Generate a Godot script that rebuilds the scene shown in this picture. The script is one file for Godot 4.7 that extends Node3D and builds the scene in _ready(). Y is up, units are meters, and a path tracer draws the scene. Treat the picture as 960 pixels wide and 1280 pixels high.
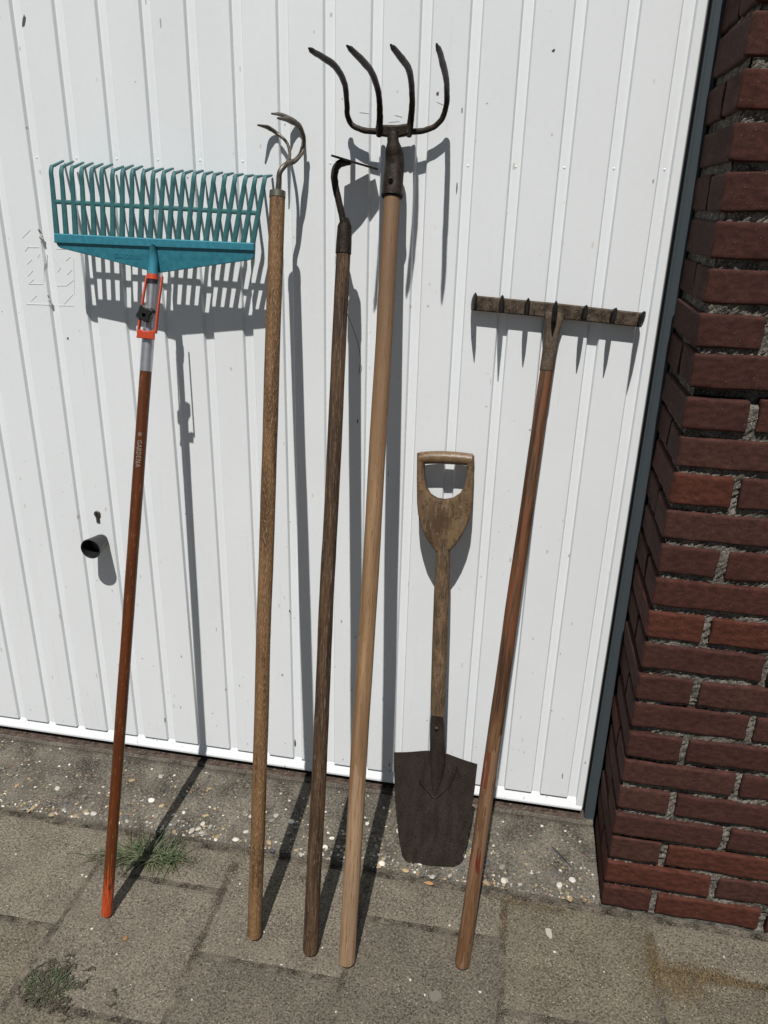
extends Node3D
# A white ribbed garage door with garden tools leaning on it, a brick pier, a concrete threshold and paving.
# World: door face z = 0, x to the right, y up, paving at y = 0.

const FOCAL := 961.0                      # photograph's focal length in its own pixels (960 x 1280)
const CAM := Vector3(0.1048, 1.3892, 1.5077)
var cam_basis: Basis
var used := {}
var mats := {}
var rng := RandomNumberGenerator.new()

# ---------------------------------------------------------------- helpers
func ray(u: float, v: float) -> Vector3:
	return cam_basis * Vector3((u - 480.0) / FOCAL, -(v - 640.0) / FOCAL, -1.0)

func pz(u: float, v: float, z := 0.0) -> Vector3:          # photo pixel -> point on the plane z = const
	var d := ray(u, v)
	return CAM + d * ((z - CAM.z) / d.z)

func py(u: float, v: float, y := 0.0) -> Vector3:          # photo pixel -> point at height y
	var d := ray(u, v)
	return CAM + d * ((y - CAM.y) / d.y)

func pp(u: float, v: float, o: Vector3, n: Vector3) -> Vector3:   # photo pixel -> point on a plane
	var d := ray(u, v)
	return CAM + d * ((o - CAM).dot(n) / d.dot(n))

func numbered(called: String) -> String:
	if not used.has(called):
		used[called] = 0
		return called
	used[called] += 1
	return "%s_%03d" % [called, used[called]]

func thing(called: String, label: String, category: String, at := Vector3.ZERO, group := "") -> Node3D:
	var o := Node3D.new()
	o.name = numbered(called)
	add_child(o)
	o.position = at
	o.set_meta("label", label)
	o.set_meta("category", category)
	if group != "":
		o.set_meta("group", group)
	return o

func part(called: String, mesh: Mesh, m: Material, parent: Node, at := Vector3.ZERO) -> MeshInstance3D:
	var o := MeshInstance3D.new()
	o.name = called if parent != self else numbered(called)
	o.mesh = mesh
	o.material_override = m
	parent.add_child(o, true)
	o.position = at
	return o

func structure(called: String, mesh: Mesh, m: Material) -> MeshInstance3D:
	var o := part(called, mesh, m, self)
	o.set_meta("kind", "structure")
	return o

func new_st() -> SurfaceTool:
	var st := SurfaceTool.new()
	st.begin(Mesh.PRIMITIVE_TRIANGLES)
	return st

# adds a quad a b c d (counter-clockwise seen from its front) with flat normals
func quad(st: SurfaceTool, a: Vector3, b: Vector3, c: Vector3, d: Vector3, col := Color.WHITE) -> void:
	var n := (b - a).cross(d - a)
	if n.length() < 1e-12:
		n = (c - b).cross(d - b)
	n = n.normalized()
	for p: Vector3 in [a, c, b, a, d, c]:
		st.set_color(col)
		st.set_normal(n)
		st.set_uv(Vector2(p.x, -p.y))
		st.add_vertex(p)

# tube along a path with elliptical rings: rad holds Vector2(a, b) (a along the frame's "side", b along its "face")
func tube(path: Array, rad: Array, segs := 14, side_hint := Vector3.RIGHT, cap_start := 1, cap_end := 1, into: SurfaceTool = null, square := 0.0) -> SurfaceTool:
	var pts: Array = path.duplicate()
	var rs: Array = []
	for r in rad:
		rs.append(r if r is Vector2 else Vector2(r, r))
	# rounded caps become extra rings
	if cap_start == 1:
		var d: Vector3 = (pts[0] - pts[1]).normalized()
		var p0: Vector3 = pts[0]
		var r0: Vector2 = rs[0]
		var k: float = minf(r0.x, r0.y)
		for t in [0.35, 0.65, 0.85, 0.97]:
			pts.push_front(p0 + d * k * 0.75 * t)
			rs.push_front(r0 * sqrt(1.0 - t * t))
	if cap_end == 1:
		var nlast := pts.size() - 1
		var d2: Vector3 = (pts[nlast] - pts[nlast - 1]).normalized()
		var p1: Vector3 = pts[nlast]
		var r1: Vector2 = rs[nlast]
		var k2: float = minf(r1.x, r1.y)
		for t in [0.35, 0.65, 0.85, 0.97]:
			pts.append(p1 + d2 * k2 * 0.75 * t)
			rs.append(r1 * sqrt(1.0 - t * t))
	var n := pts.size()
	var total := 0.0
	var along: Array[float] = [0.0]
	for i in range(1, n):
		total += (pts[i] - pts[i - 1]).length()
		along.append(total)
	var st := new_st() if into == null else into
	var rings: Array = []
	var side := side_hint
	for i in n:
		var tan: Vector3 = (pts[mini(i + 1, n - 1)] - pts[maxi(i - 1, 0)]).normalized()
		side = (side - tan * side.dot(tan)).normalized()
		var face := side.cross(tan).normalized()
		var ring: Array = []
		for s in segs + 1:
			var a := TAU * s / segs
			var ca := cos(a)
			var sa := sin(a)
			if square > 0.0:
				var m := pow(pow(absf(ca), 2.0 + square) + pow(absf(sa), 2.0 + square), -1.0 / (2.0 + square))
				ca *= m
				sa *= m
			var r: Vector2 = rs[i]
			var off := side * ca * r.x + face * sa * r.y
			var nn := (side * ca / maxf(r.x, 1e-5) + face * sa / maxf(r.y, 1e-5)).normalized()
			ring.append([pts[i] + off, nn, Vector2(float(s) / segs, along[i] / maxf(total, 1e-6))])
		rings.append(ring)
	for i in n - 1:
		for s in segs:
			for q in [[i, s], [i + 1, s + 1], [i + 1, s], [i, s], [i, s + 1], [i + 1, s + 1]]:
				var e: Array = rings[q[0]][q[1]]
				st.set_color(Color.WHITE)
				st.set_normal(e[1])
				st.set_uv(e[2])
				st.add_vertex(e[0])
	for cap in [0, n - 1]:
		var tn: Vector3 = (pts[0] - pts[1]).normalized() if cap == 0 else (pts[n - 1] - pts[n - 2]).normalized()
		for s in segs:
			var tri: Array = [pts[cap], rings[cap][s + 1][0], rings[cap][s][0]]
			if cap == 0:
				tri = [pts[cap], rings[cap][s][0], rings[cap][s + 1][0]]
			for p: Vector3 in tri:
				st.set_color(Color.WHITE)
				st.set_normal(tn)
				st.set_uv(Vector2(0.5, 0.0 if cap == 0 else 1.0))
				st.add_vertex(p)
	return st

# smooth curve through control points (Catmull-Rom); controls are [Vector3, Vector2 radius]
func spline(ctrl: Array, per := 6) -> Array:
	var pts: Array = []
	var rs: Array = []
	for i in ctrl.size() - 1:
		var b: Vector3 = ctrl[i][0]
		var c: Vector3 = ctrl[i + 1][0]
		var a: Vector3 = ctrl[i - 1][0] if i > 0 else b * 2.0 - c
		var d: Vector3 = ctrl[i + 2][0] if i + 2 < ctrl.size() else c * 2.0 - b
		var h := (c - b).length()
		for k in per:
			var t := float(k) / per
			pts.append(b.cubic_interpolate_in_time(c, a, d, t, h, -(b - a).length(), h + (d - c).length()))
			rs.append((ctrl[i][1] as Vector2).lerp(ctrl[i + 1][1], t))
	pts.append(ctrl[-1][0])
	rs.append(ctrl[-1][1])
	return [pts, rs]

# hand-forged: the same, with uneven thickness and a slight waver
func forged(ctrl: Array, segs: int, per: int, seed_: int, amount := 1.0, square := 0.0) -> SurfaceTool:
	var s := spline(ctrl, per)
	var n := noise(1.0, seed_, FastNoiseLite.TYPE_SIMPLEX_SMOOTH, 3)
	for i in s[0].size():
		var t := float(i) * 0.32
		s[1][i] *= Vector2(1.0 + 0.16 * amount * n.get_noise_1d(t), 1.0 + 0.16 * amount * n.get_noise_1d(t + 50.0))
		s[0][i] += Vector3(n.get_noise_1d(t * 0.5 + 100.0), n.get_noise_1d(t * 0.5 + 150.0), 0) * 0.0012 * amount
	return tube(s[0], s[1], segs, Vector3.RIGHT, 1, 1, null, square)

func curve_tube(ctrl: Array, segs := 12, per := 6, into: SurfaceTool = null, square := 0.0, side_hint := Vector3.RIGHT) -> SurfaceTool:
	var s := spline(ctrl, per)
	return tube(s[0], s[1], segs, side_hint, 1, 1, into, square)

func lift(q: Vector2, h: float) -> Vector3: return Vector3(q.x, q.y, h)

# plate: outline (points in space, counter-clockwise seen from +n) thickened along n by t towards the front, edges chamfered by c
func plate(outline: Array, n: Vector3, t: float, c := 0.0, into: SurfaceTool = null) -> SurfaceTool:
	var st := new_st() if into == null else into
	n = n.normalized()
	var o: Vector3 = outline[0]
	var ex: Vector3 = (outline[1] - o)
	ex = (ex - n * ex.dot(n)).normalized()
	var ey := n.cross(ex)
	var flat := PackedVector2Array()
	for p: Vector3 in outline:
		flat.append(Vector2((p - o).dot(ex), (p - o).dot(ey)))
	var cnt := flat.size()
	if Geometry2D.is_polygon_clockwise(flat):
		flat.reverse()
	var inner := PackedVector2Array()
	for i in cnt:
		var a := flat[(i + cnt - 1) % cnt]
		var b := flat[i]
		var d := flat[(i + 1) % cnt]
		var n1 := (b - a).orthogonal().normalized() * -1.0
		var n2 := (d - b).orthogonal().normalized() * -1.0
		var m := (n1 + n2)
		m = m / maxf(m.length_squared() * 0.5, 0.35)
		inner.append(b + m * c)
	var fr := Transform3D(Basis(ex, ey, n), o)
	var levels := [[flat, 0.0], [flat, t - c], [inner, t]] if c > 0.0 else [[flat, 0.0], [flat, t]]
	for l in levels.size() - 1:
		for i in cnt:
			var j := (i + 1) % cnt
			quad(st, fr * lift(levels[l][0][i], levels[l][1]), fr * lift(levels[l][0][j], levels[l][1]), fr * lift(levels[l + 1][0][j], levels[l + 1][1]), fr * lift(levels[l + 1][0][i], levels[l + 1][1]))
	var top_poly: PackedVector2Array = levels[-1][0]
	var tris := Geometry2D.triangulate_polygon(top_poly)
	if tris.is_empty():
		top_poly = flat
		tris = Geometry2D.triangulate_polygon(flat)
	for k in range(0, tris.size(), 3):
		for side in 2:
			var ids := [tris[k], tris[k + 1], tris[k + 2]]
			var poly: PackedVector2Array = top_poly if side == 0 else flat
			var area: float = (poly[ids[1]] - poly[ids[0]]).cross(poly[ids[2]] - poly[ids[0]])
			if (area > 0.0) == (side == 0):
				ids = [ids[0], ids[2], ids[1]]
			for id: int in ids:
				var p: Vector3 = fr * lift(poly[id], t if side == 0 else 0.0)
				st.set_color(Color.WHITE)
				st.set_normal(n if side == 0 else -n)
				st.set_uv(poly[id])
				st.add_vertex(p)
	return st

# box between two corners with chamfered edges (in its own axes)
func box(lo: Vector3, hi: Vector3, c := 0.0, into: SurfaceTool = null) -> SurfaceTool:
	var st := new_st() if into == null else into
	var out: Array = [Vector3(lo.x, lo.y, lo.z), Vector3(hi.x, lo.y, lo.z), Vector3(hi.x, hi.y, lo.z), Vector3(lo.x, hi.y, lo.z)]
	plate(out, Vector3(0, 0, 1), hi.z - lo.z, c, st)
	return st

# ---------------------------------------------------------------- textures and materials
func lin(r: float, g: float, b: float) -> Color:             # linear base colour -> sRGB
	return Color(r, g, b).linear_to_srgb()

func noise(freq: float, seed_: int, kind := FastNoiseLite.TYPE_SIMPLEX_SMOOTH, oct := 3) -> FastNoiseLite:
	var f := FastNoiseLite.new()
	f.frequency = freq
	f.seed = seed_
	f.noise_type = kind
	f.fractal_octaves = oct
	return f

func noise_bytes(w: int, h: int, freq: float, seed_: int, oct := 3, kind := FastNoiseLite.TYPE_SIMPLEX_SMOOTH) -> PackedByteArray:
	var im := noise(freq, seed_, kind, oct).get_seamless_image(w, h, false, false, 0.15)
	im.convert(Image.FORMAT_L8)
	return im.get_data()

# grainy mineral surface: base colour mottled by coarse and fine noise, then scattered grains of other colours
func mineral(size: int, base: Color, coarse: float, fine: float, grains: Array, seed_: int) -> Array:
	var a := noise_bytes(size, size, 6.0 / size, seed_, 4)
	var b := noise_bytes(size, size, 90.0 / size, seed_ + 1, 3)
	var im := Image.create(size, size, false, Image.FORMAT_RGB8)
	var hi := Image.create(size, size, false, Image.FORMAT_L8)
	var data := PackedByteArray()
	data.resize(size * size * 3)
	var hd := PackedByteArray()
	hd.resize(size * size)
	var lut: Array[PackedByteArray] = []
	for ch in 3:
		var l := PackedByteArray()
		l.resize(512)
		for k in 512:
			var f := k / 255.0
			var v: float = [base.r, base.g, base.b][ch] * f
			l[k] = clampi(int(255.0 * Color(v, v, v).linear_to_srgb().r), 0, 255)
		lut.append(l)
	for i in size * size:
		var f := 255.0 + (a[i] - 128.0) * 2.0 * coarse + (b[i] - 128.0) * 2.0 * fine
		var k := clampi(int(f), 40, 511)
		data[i * 3] = lut[0][k]
		data[i * 3 + 1] = lut[1][k]
		data[i * 3 + 2] = lut[2][k]
		hd[i] = clampi(128 + int((b[i] - 128.0) * 0.5), 0, 255)
	var r := RandomNumberGenerator.new()
	r.seed = seed_
	for g: Array in grains:                       # [count, radius_min, radius_max, linear colour, spread, height]
		for q in int(g[0]):
			var x := r.randi() % size
			var y := r.randi() % size
			var rad := r.randf_range(g[1], g[2])
			var sq := r.randf_range(0.55, 1.0)
			var k := 1.0 + r.randf_range(-g[4], g[4])
			var c := Color(g[3].r * k, g[3].g * k, g[3].b * k).linear_to_srgb()
			var ri := int(ceil(rad))
			for dy in range(-ri, ri + 1):
				for dx in range(-ri, ri + 1):
					if dx * dx + dy * dy / (sq * sq) <= rad * rad + 0.3:
						var at := posmod(y + dy, size) * size + posmod(x + dx, size)
						data[at * 3] = clampi(int(c.r * 255), 0, 255)
						data[at * 3 + 1] = clampi(int(c.g * 255), 0, 255)
						data[at * 3 + 2] = clampi(int(c.b * 255), 0, 255)
						hd[at] = clampi(hd[at] + int(g[5]), 0, 255)
	im.set_data(size, size, false, Image.FORMAT_RGB8, data)
	hi.set_data(size, size, false, Image.FORMAT_L8, hd)
	var nm := hi.duplicate()
	nm.convert(Image.FORMAT_RGBA8)
	nm.bump_map_to_normal_map(3.0)
	return [ImageTexture.create_from_image(im), ImageTexture.create_from_image(nm), ImageTexture.create_from_image(hi)]

func mat(color: Color, rough := 0.7, metal := 0.0, spec := 0.5) -> StandardMaterial3D:
	var m := StandardMaterial3D.new()
	m.albedo_color = color
	m.roughness = rough
	m.metallic = metal
	m.metallic_specular = spec
	return m

func mineral_mat(tex: Array, tile: float, rough := 0.9, bump := 1.0, vertex := false, world := true) -> StandardMaterial3D:
	var m := mat(Color.WHITE, rough, 0.0, 0.3)
	m.albedo_texture = tex[0]
	m.uv1_triplanar = true
	m.uv1_world_triplanar = world
	m.uv1_scale = Vector3.ONE / tile
	m.normal_enabled = true
	m.normal_texture = tex[1]
	m.normal_scale = bump
	m.vertex_color_use_as_albedo = vertex
	return m

# wood on a stick: u round it, v from its foot to its head; streaks along the grain, dark pores, worn and stained stretches
func wood(light: Color, dark: Color, seed_: int, streak: float, blotch: float, extra := "") -> Array:
	var w := 128
	var h := 1024
	var g1 := noise(1.0, seed_, FastNoiseLite.TYPE_SIMPLEX_SMOOTH, 4)
	var g2 := noise(1.0, seed_ + 5, FastNoiseLite.TYPE_SIMPLEX_SMOOTH, 3)
	var g3 := noise(1.0, seed_ + 9, FastNoiseLite.TYPE_SIMPLEX_SMOOTH, 2)
	var im := Image.create(w, h, false, Image.FORMAT_RGB8)
	var hi := Image.create(w, h, false, Image.FORMAT_RGBA8)
	for y in h:
		for x in w:
			var a := TAU * x / w
			var c := Vector2(cos(a), sin(a))
			var v := float(y) / h
			var s := g1.get_noise_3d(c.x * 3.2, c.y * 3.2, v * 11.0)          # long streaks
			var p := g2.get_noise_3d(c.x * 9.0, c.y * 9.0, v * (110.0 if extra == "ash" else 26.0))       # pores and flecks
			var q := g3.get_noise_3d(c.x * 0.8, c.y * 0.8, v * 6.5)          # patches of wear
			var k := clampf(0.5 + s * streak + q * blotch + p * (0.22 if extra != "pale" else 0.1), 0.0, 1.0)
			var col := dark.lerp(light, k)
			if p < -0.42:
				col = col * 0.72
			if extra != "":
				col = wear(extra, col, v, a, s, p, q)
			im.set_pixel(x, y, Color(clampf(col.r, 0, 1), clampf(col.g, 0, 1), clampf(col.b, 0, 1)).linear_to_srgb())
			var hh := 0.5 + 0.35 * p + 0.2 * s
			hi.set_pixel(x, y, Color(hh, hh, hh))
	hi.bump_map_to_normal_map(2.5)
	return [ImageTexture.create_from_image(im), ImageTexture.create_from_image(hi)]

# what use has done to each handle: paint left at a foot, stains, dark grips
func wear(how: String, col: Color, v: float, a: float, s: float, p: float, q: float) -> Color:
	match how:
		"varnish":                                   # red-orange paint left on the foot, worn through higher up
			var edge := 0.028 + 0.075 * maxf(0.0, 0.5 + 1.6 * s + 0.4 * p)
			if v < edge and (v < 0.022 or p > -0.3):
				col = Color(0.40, 0.058, 0.014) * (0.8 + 0.5 * p)
			elif p > 0.52 or (s > 0.55 and p > 0.2):
				col = col.lerp(Color(0.5, 0.28, 0.12), 0.35)
		"ash":
			if p > 0.34:
				col = col.lerp(Color(0.36, 0.25, 0.15), 0.45)
			if q < -0.15 and p < 0.05:
				col = col * 0.7
		"old":
			if absf(s) < 0.035:
				col = col * 0.4                          # drying cracks along the grain
			if p > 0.4:
				col = col.lerp(Color(0.22, 0.17, 0.12), 0.5)
		"pale":
			if v > 0.58 + 0.15 * q:
				col = col.lerp(Color(0.13, 0.075, 0.042), clampf((v - 0.55) * 2.2, 0.0, 0.72) + 0.2 * p)
			if p < -0.45 and q > -0.1:
				col = col * 0.8
			if v < 0.3 + 0.2 * q and s > -0.2:
				col = col.lerp(Color(0.30, 0.215, 0.15), 0.4)
		"stained":
			var wet := q + 0.5 * s
			if v > 0.42 and wet > 0.12:
				col = col.lerp(Color(0.12, 0.036, 0.014), 0.7)
			if absf(v - 0.185 - 0.02 * s) < 0.012 + 0.014 * p and v > 0.1:
				col = Color(0.085, 0.015, 0.006)
			if absf(v - 0.34) < 0.03 and wet > 0.05:
				col = col.lerp(Color(0.11, 0.025, 0.01), 0.8)
			if v < 0.4 and wet < 0.0:
				col = col.lerp(Color(0.27, 0.165, 0.10), 0.45)
	return col

func wood_mat(tex: Array, rough: float, bump := 0.6, coat := 0.0) -> StandardMaterial3D:
	var m := mat(Color.WHITE, rough, 0.0, 0.4)
	m.albedo_texture = tex[0]
	m.normal_enabled = true
	m.normal_texture = tex[1]
	m.normal_scale = bump
	if coat > 0.0:
		m.clearcoat_enabled = true
		m.clearcoat = coat
		m.clearcoat_roughness = 0.2
	return m

func make_materials() -> void:
	var steel := mineral(512, Color(0.026, 0.020, 0.0155), 0.9, 0.9, [[700, 1.5, 5.0, Color(0.062, 0.040, 0.024), 0.4, 24], [700, 1.5, 5.0, Color(0.010, 0.0085, 0.0075), 0.3, -24], [160, 1.0, 3.0, Color(0.12, 0.10, 0.075), 0.3, 18]], 11)
	mats.iron = mineral_mat(steel, 0.16, 0.46, 2.0, false, false)
	mats.iron.metallic = 0.3
	var rust := mineral(512, Color(0.078, 0.058, 0.042), 0.8, 0.8, [[1100, 1.2, 4.5, Color(0.125, 0.088, 0.058), 0.4, 24], [800, 1.2, 4.5, Color(0.034, 0.025, 0.019), 0.4, -28], [120, 1.0, 2.5, Color(0.22, 0.19, 0.15), 0.3, 18]], 17)
	mats.rust = mineral_mat(rust, 0.16, 0.72, 1.4, false, false)
	var blade := mineral(512, Color(0.033, 0.0255, 0.0215), 0.4, 0.9, [[420, 1.0, 3.5, Color(0.052, 0.037, 0.028), 0.4, 15], [420, 1.0, 3.5, Color(0.012, 0.010, 0.009), 0.3, -12], [110, 0.8, 2.0, Color(0.09, 0.076, 0.066), 0.3, 10]], 23)
	mats.blade = mineral_mat(blade, 0.16, 0.46, 0.8, false, false)
	mats.blade.uv1_scale = Vector3(7.0, 2.2, 7.0)          # scoured along its length
	mats.blade.metallic = 0.2
	var sill := mineral(256, Color(0.070, 0.050, 0.040), 0.7, 0.7, [[500, 1.0, 3.0, Color(0.12, 0.10, 0.08), 0.4, 20], [400, 1.0, 3.0, Color(0.03, 0.022, 0.018), 0.4, -20]], 27)
	mats.sill = mineral_mat(sill, 0.2, 0.85, 1.2)
	var bare := mineral(256, Color(0.115, 0.098, 0.080), 0.6, 0.6, [[300, 0.6, 1.8, Color(0.05, 0.038, 0.03), 0.4, -20]], 29)
	mats.worn_steel = mineral_mat(bare, 0.08, 0.38, 0.6, false, false)
	mats.worn_steel.metallic = 0.55
	var alu := mineral(256, Color(0.5, 0.5, 0.51), 0.12, 0.1, [[120, 0.5, 1.2, Color(0.3, 0.3, 0.3), 0.2, -6]], 31)
	mats.aluminium = mineral_mat(alu, 0.1, 0.34, 0.2, false, false)
	mats.aluminium.metallic = 0.85

# ---------------------------------------------------------------- garage door
const GROOVE := 0.017
func gx(i: int) -> float: return -0.8725 + 0.08475 * i      # left edge of the floor of groove i
const DOOR_L := -2.06
const DOOR_R := 0.352
const DOOR_TOP := 2.08

func white_paint() -> StandardMaterial3D:
	var w := 512
	var h := 1024
	var im := Image.create(w, h, false, Image.FORMAT_RGB8)
	im.fill(lin(0.72, 0.735, 0.735))
	var n1 := noise(0.006, 41, FastNoiseLite.TYPE_SIMPLEX_SMOOTH, 4)
	var n2 := noise(0.12, 42, FastNoiseLite.TYPE_SIMPLEX_SMOOTH, 2)
	for y in h:
		for x in w:
			var k := 1.0 + 0.035 * n1.get_noise_2d(x, y * 0.5) + 0.012 * n2.get_noise_2d(x, y)
			im.set_pixel(x, y, lin(0.725 * k, 0.752 * k, 0.765 * k))
	var r := RandomNumberGenerator.new()
	r.seed = 77
	# splashed dirt: specks, more of them low on the door where the rain throws it up (image bottom = foot of the door)
	for q in 520:
		var up := pow(r.randf(), 7.0)
		if q < 14:
			up = r.randf()
		var y := h - 1 - int(up * h * 0.97)
		var x := r.randi() % w
		var dark := r.randf_range(0.12, 0.5) if r.randf() < 0.3 else r.randf_range(0.45, 0.66)
		var tall := r.randi_range(1, 3) if r.randf() < 0.8 else r.randi_range(3, 7)
		im.fill_rect(Rect2i(x, y, 1 if r.randf() < 0.75 else 2, tall), lin(dark, dark * 0.96, dark * 0.9))
	for q in 46:                                             # thin dried runs of dirty water
		var x := r.randi() % w
		var y := h - 1 - int(r.randf() * r.randf() * h * 0.9)
		var l := r.randi_range(18, 90)
		for k in l:
			if y + k < h and r.randf() < 0.8:
				im.set_pixel((x + (1 if r.randf() < 0.06 else 0)) % w, y + k, im.get_pixel(x, y + k).lerp(lin(0.5, 0.49, 0.45), r.randf_range(0.05, 0.3)))
	var m := mat(Color.WHITE, 0.42, 0.0, 0.5)
	m.albedo_texture = ImageTexture.create_from_image(im)
	var nim := noise(0.012, 43, FastNoiseLite.TYPE_SIMPLEX_SMOOTH, 2).get_seamless_image(256, 256)
	nim.convert(Image.FORMAT_RGBA8)
	nim.bump_map_to_normal_map(1.0)
	m.normal_enabled = true
	m.normal_texture = ImageTexture.create_from_image(nim)
	m.normal_scale = 0.25
	m.uv1_scale = Vector3(1.0, 1.0 / DOOR_TOP, 1.0)
	return m

func door_panel(x0: float, x1: float, y0: float, y1: float) -> ArrayMesh:
	var st := new_st()
	var prof := [[0.0, -0.0078], [0.0022, -0.0014], [0.0031, -0.0003], [0.0043, 0.0]]
	for k in prof.size() - 1:
		var a: float = prof[k][0]
		var b: float = prof[k + 1][0]
		var za: float = prof[k][1]
		var zb: float = prof[k + 1][1]
		var fa := a * 0.25
		var fb := b * 0.25
		quad(st, Vector3(x0 + a, y0 + fa, za), Vector3(x1 - a, y0 + fa, za), Vector3(x1 - b, y0 + fb, zb), Vector3(x0 + b, y0 + fb, zb))
		quad(st, Vector3(x1 - a, y0 + fa, za), Vector3(x1 - a, y1 - a, za), Vector3(x1 - b, y1 - b, zb), Vector3(x1 - b, y0 + fb, zb))
		quad(st, Vector3(x1 - a, y1 - a, za), Vector3(x0 + a, y1 - a, za), Vector3(x0 + b, y1 - b, zb), Vector3(x1 - b, y1 - b, zb))
		quad(st, Vector3(x0 + a, y1 - a, za), Vector3(x0 + a, y0 + fa, za), Vector3(x0 + b, y0 + fb, zb), Vector3(x0 + b, y1 - b, zb))
	var e := 0.0043
	quad(st, Vector3(x0 + e, y0 + e * 0.25, 0), Vector3(x1 - e, y0 + e * 0.25, 0), Vector3(x1 - e, y1 - e, 0), Vector3(x0 + e, y1 - e, 0))
	st.generate_tangents()
	return st.commit()

# a strip of constant profile (points in y, z) run along x
func run_x(prof: Array, x0: float, x1: float, into: SurfaceTool = null) -> SurfaceTool:
	var st := new_st() if into == null else into
	for i in prof.size() - 1:
		var a: Vector2 = prof[i]
		var b: Vector2 = prof[i + 1]
		quad(st, Vector3(x0, a.x, a.y), Vector3(x1, a.x, a.y), Vector3(x1, b.x, b.y), Vector3(x0, b.x, b.y))
	return st

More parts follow.
